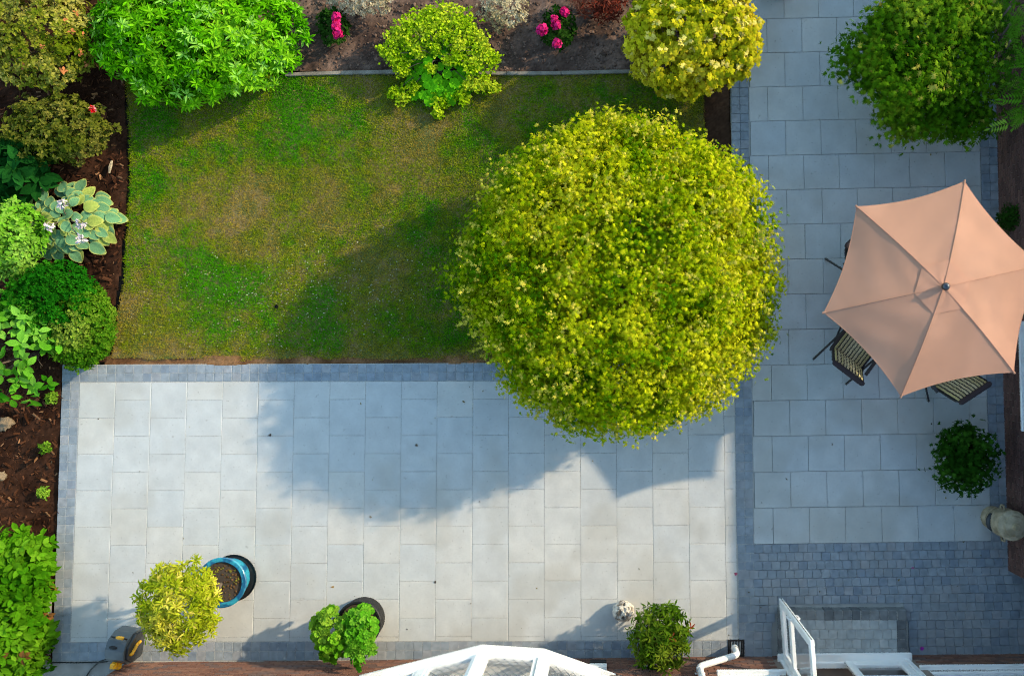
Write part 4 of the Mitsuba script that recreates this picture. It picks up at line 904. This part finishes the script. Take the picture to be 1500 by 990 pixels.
solo(k, (v, f), 'vcol', color=c)

# urn
x, y = G(1452, 757)
ur = thing('stone_urn', 'cream stone urn with a round knobbed lid by the brick wall', 'urn')
part('body', ur, lathe([(0, 0), (.17, 0), (.19, .03), (.17, .07), (.15, .10), (.19, .2), (.225, .36), (.235, .48), (.215, .58), (.185, .64), (.19, .66), (.185, .68), (0, .68)], (x, y, 0)), 'cream_stone', 35)
part('lid', ur, lathe([(0, .682), (.225, .682), (.24, .70), (.235, .72), (.18, .745), (.165, .75), (.15, .775), (.08, .80), (.05, .805), (.045, .83), (.06, .855), (.045, .885), (0, .895)], (x, y, 0)), 'cream_stone', 30)
for s in (-1, 1):
    o = np.array([x - .05, y + s * .22, .5]); part('handle', ur, tube(bend([o + [0, -s * .02, .06], o + [0, s * .06, .05], o + [0, s * .06, -.05], o + [0, -s * .01, -.07]], .05), .018, 8), 'cream_stone', 50)
pn_ = []
for a in np.linspace(2.5, 3.75, 9):
    pn_.append((x + .238 * math.cos(a), y + .238 * math.sin(a), .42))
part('panel', ur, tube(pn_, [.012, .03, .04, .045, .045, .045, .04, .03, .012], 8), 'dark_plastic', 50)

# ------------------------------------------------------------------ hose reel
hr = thing('hose_reel', 'grey garden hose reel with yellow grips in the lower left corner of the patio', 'hose reel')
hx, hy = G(197, 938)
def hT(m, rz=-.15):
    m = m.copy(); m.apply_transform(trimesh.transformations.rotation_matrix(rz, [0, 0, 1])); m.apply_translation((hx, hy, 0)); return m
prof = Polygon([(-.20, .03), (.20, .03), (.23, .12), (.22, .32), (.14, .46), (.02, .50), (-.12, .46), (-.21, .34), (-.23, .14)]).buffer(.03)
m = trimesh.creation.extrude_polygon(prof, .30, engine='earcut'); m.apply_transform(np.array([[0, 0, 1, -.17], [1, 0, 0, 0], [0, 1, 0, 0], [0, 0, 0, 1.]])); part('housing', hr, hT(m), 'grey_plastic', 40)
side = Polygon([(-.16, .06), (.17, .06), (.19, .3), (.05, .44), (-.1, .42), (-.18, .28)]).buffer(.04)
m = trimesh.creation.extrude_polygon(side, .04, engine='earcut'); m.apply_transform(np.array([[0, 0, 1, .131], [1, 0, 0, 0], [0, 1, 0, 0], [0, 0, 0, 1.]])); part('side_cover', hr, hT(m), 'dark_plastic', 40)
part('crank', hr, hT(tube(bend([(.172, -.06, .40), (.20, -.05, .40), (.205, .07, .30), (.205, .1, .22)], .02), .024, 8)), 'yellow_plastic', 50)
op = trimesh.creation.icosphere(subdivisions=2, radius=1); op.apply_scale((.065, .028, .02)); op.apply_translation((-.05, .06, .525)); part('grip_slot', hr, hT(op), 'black', True)
hb = bend([(-.10, .17, .40), (-.10, .24, .56), (.10, .24, .56), (.10, .17, .40)], .04); part('handle', hr, hT(tube(hb, .011, 8)), 'black', 50)
part('grip', hr, hT(tube([(-.01, .24, .56), (.02, .24, .56), (.10, .24, .56), (.11, .238, .555)], [.016, .028, .028, .016], 10)), 'yellow_plastic', 50)
part('foot', hr, hT(box(-.10, .04, -.33, -.2, .32, .40, .02)), 'yellow_plastic'); part('guide', hr, hT(box(-.07, .01, -.29, -.2, .41, .5, .015)), 'yellow_plastic')
hs = thing('garden_hose', 'thin black hose curving from the reel past the patio corner', 'hose')
q = [P(160, 964, .25), P(146, 968, .2), P(133, 980, .03), P(126, 990, -.0), P(118, 1010, -.0)]; solo(hs, tube(bend(q, .25, 6), .011, 7), 'black', 60)
hs = thing('garden_hose', 'black hose lying straight along the edge of the bottom border', 'hose')
solo(hs, tube([P(76, 969.5, .012), P(110, 970, .012), P(150, 969.3, .012), P(170, 966, .06)], .010, 6), 'black', 60)

# ------------------------------------------------------------------ parasol, table, chairs
pa = thing('parasol', 'six sided peach parasol open over the shaded terrace', 'parasol')
cx, cy = G(1293, 440); ZR, ZT, RR = 2.08, 2.47, 1.60
tips_px = [(1320, 580), (1485, 545), (1525, 388), (1413, 266), (1255, 303), (1207, 458)]
tip3 = [P(a, b, ZR) for a, b in tips_px]; top = np.array([cx, cy, ZT])
tip3 = [np.array([*(np.array([cx, cy]) + unit(q[:2] - [cx, cy]) * np.clip(np.linalg.norm(q[:2] - [cx, cy]), 1.5, 1.68)), ZR]) for q in tip3]
def panel_mesh(a, b, n=14, pull=.055, sag=.05, s0=.0, s1=1.0, lift=0.0, pl=None):
    v, uvs = [], []
    for i in range(n + 1):
        s = s0 + (s1 - s0) * i / n
        for j in range(n + 1):
            t_ = j / n; q = a * (1 - t_) + b * t_
            bow_ = 4 * t_ * (1 - t_); ss = s * (1 - (pull if pl is None else pl) * bow_ * (s ** 1.0))
            w = top + (q - top) * ss
            rib = ((top + (a - top) * ss), )
            w = w + [0, 0, .10 * math.sin(math.pi * min(1, ss)) * .5 - sag * bow_ * s * (1 - .45 * s) + lift + .007 * math.sin(7 * t_ + 17 * s + 3 * a[0]) * bow_]
            v.append(w); uvs.append((s, t_ + .0))
    f = []
    for i in range(n):
        for j in range(n):
            k_ = i * (n + 1) + j; f += [[k_, k_ + n + 1, k_ + n + 2], [k_, k_ + n + 2, k_ + 1]]
    return np.array(v), np.array(f), np.array(uvs)
for i in range(6):
    a, b = tip3[i], tip3[(i + 1) % 6]
    v, f, uv = panel_mesh(a, b); part('fabric_panel', pa, (v, f), 'canopy', True, uv=uv)
    hem = v[-15:]; part('hem', pa, tube(hem - [0, 0, .004], .007, 5), 'canopy', 60, uv=None)
    v, f, uv = panel_mesh(a, b, 6, .06, .0, .0, .25, .0035); part('vent_flap', pa, (v, f), 'canopy', True, uv=uv)
    s = np.linspace(.02, 1, 10)[:, None]; ribp = top + (a - top) * s + np.c_[0 * s, 0 * s, .05 * np.sin(np.pi * s) - .022]
    part('rib', pa, tube(ribp, .010, 6), 'black_metal', 60)
    seam = ribp + [0, 0, .028]; part('seam', pa, tube(seam, .006, 5), 'canopy', 60)
    mid_ = top + (a - top) * .5; part('stretcher', pa, tube([[cx, cy, 1.85], mid_ + [0, 0, .0]], .008, 6), 'black_metal', 60)
    part('tip', pa, tube([a + unit(top - a) * .03, a - unit(top - a) * .025], .016, 8), 'canopy', 60)
part('pole', pa, tube([[cx, cy, .02], [cx, cy, ZT - .03]], .022, 14), 'black_metal', 60)
fn = trimesh.creation.icosphere(subdivisions=3, radius=.055); fn.apply_translation((cx, cy, ZT + .065)); part('finial', pa, fn, 'steel', True)
part('base', pa, lathe([(0, 0), (.25, 0), (.25, .04), (.2, .07), (.05, .09), (.04, .35), (.028, .36), (0, .36)], (cx, cy, .003)), 'black_metal', 35)
tb = thing('garden_table', 'round dark garden table hidden beneath the parasol', 'table')
part('tabletop', tb, lathe([(.03, .70), (.55, .70), (.57, .712), (.55, .725), (.03, .725)], (cx, cy, 0), 48), 'black_metal', 30)
for i in range(4):
    a = i * math.pi / 2 + .5; c_, s_ = math.cos(a), math.sin(a)
    part('leg', tb, tube(bend([(cx + .42 * c_, cy + .42 * s_, .70), (cx + .30 * c_, cy + .30 * s_, .4), (cx + .45 * c_, cy + .45 * s_, .005)], .12), .018, 8), 'black_metal', 60)

def chair(label, foot_px, face_px):
    """A reclining garden chair; its rear edge midpoint and what it faces, in survey pixels."""
    k = thing('garden_chair', label, 'chair', 'garden chairs round the parasol table')
    o = P(*foot_px); f_ = unit((P(*face_px) - o) * [1, 1, 0]); s_ = np.array([-f_[1], f_[0], 0])
    M = np.eye(4); M[:3, 0], M[:3, 1], M[:3, 3] = s_, f_, o          # x to its left, y forwards
    def tr(m):
        m = m.copy(); m.apply_transform(M); return m
    w = .34
    for s in (-1, 1):
        part('rear_leg', k, tr(cat(tube([(s * w, -.02, .01), (s * w, .62, .64)], .019, 6))), 'black_metal', 60)
        part('front_leg', k, tr(tube([(s * (w - .04), .70, .01), (s * (w - .04), .22, .52)], .017, 6)), 'black_metal', 60)
        part('armrest', k, tr(box(s * w - .028, s * w + .028, .18, .68, .635, .665, .01)), 'black_metal')
    br, bt, wd = np.array([0, .22, .44]), np.array([0, -.02, 1.06]), .29
    fr = bend([(-wd, br[1] + .05, br[2] - .03), (-wd, bt[1] + .02, bt[2] - .06), (-wd + .1, bt[1] - .02, bt[2] + .02), (wd - .1, bt[1] - .02, bt[2] + .02), (wd, bt[1] + .02, bt[2] - .06), (wd, br[1] + .05, br[2] - .03)], .09)
    part('back_frame', k, tr(tube(fr, .018, 8)), 'black_metal', 60)
    part('seat_frame', k, tr(tube(bend([(-wd, .2, .41), (-wd, .74, .43), (wd, .74, .43), (wd, .2, .41)], .06), .017, 8)), 'black_metal', 60)
    # quilted cushions
    def cushion(p0, p1, half, th, n=16, puffs=3):
        v, uvs = [], []; ax = p1 - p0; nr = unit(np.cross([1, 0, 0], ax)); nr = nr * np.sign(nr[2] if abs(nr[2]) > .05 else 1)
        for i in range(n + 1):
            t_ = i / n
            for j in range(n + 1):
                x_ = -half + 2 * half * j / n; e = min(1, 4.5 * min(j, n - j) / n) ** .6 * min(1, 5.0 * min(i, n - i) / n) ** .6
                h_ = th * (.25 + .75 * e) * (.62 + .38 * abs(math.sin(math.pi * puffs * t_)) ** .6)
                v.append(p0 + ax * t_ + [x_, 0, 0] + nr * h_); uvs.append((j / n, t_))
        m_ = len(v); v += [q - nr * th * 1.15 for q in v]; uvs += uvs; f = []
        for i in range(n):
            for j in range(n):
                a_ = i * (n + 1) + j; f += [[a_, a_ + 1, a_ + n + 2], [a_, a_ + n + 2, a_ + n + 1]]; b_ = a_ + m_; f += [[b_, b_ + n + 2, b_ + 1], [b_, b_ + n + 1, b_ + n + 2]]
        rim = [j for j in range(n + 1)] + [i * (n + 1) + n for i in range(1, n + 1)] + [n * (n + 1) + j for j in range(n - 1, -1, -1)] + [i * (n + 1) for i in range(n - 1, 0, -1)]
        for a_, b_ in zip(rim, rim[1:] + rim[:1]): f += [[a_, b_ + m_, b_], [a_, a_ + m_, b_ + m_]]
        return np.array(v) @ M[:3, :3].T + M[:3, 3], np.array(f), np.array(uvs)
    for nm, p0, p1, pf in (('back_cushion', br + [0, .03, .06], bt + [0, .02, -.0], 4), ('seat_cushion', np.array([0, .22, .47]), np.array([0, .73, .49]), 3)):
        v, f, uv = cushion(p0, p1, .275, .045, 24, pf); part(nm, k, (v, f), 'stripes', True, uv=uv)
    part('head_roll', k, tr(tube([(-.29, bt[1] - .005, bt[2] + .02), (-.25, bt[1] - .01, bt[2] + .025), (.25, bt[1] - .01, bt[2] + .025), (.29, bt[1] - .005, bt[2] + .02)], [.03, .045, .045, .03], 10)), 'brown_fabric', 60)
chair('striped cushion garden chair at the lower left side of the parasol', (1216, 543), (1293, 440))
chair('striped cushion garden chair under the bottom edge of the parasol near the potted bush', (1384, 570), (1305, 450))
chair('garden chair almost hidden under the left edge of the parasol, frame ends showing', (1231, 360), (1300, 432))
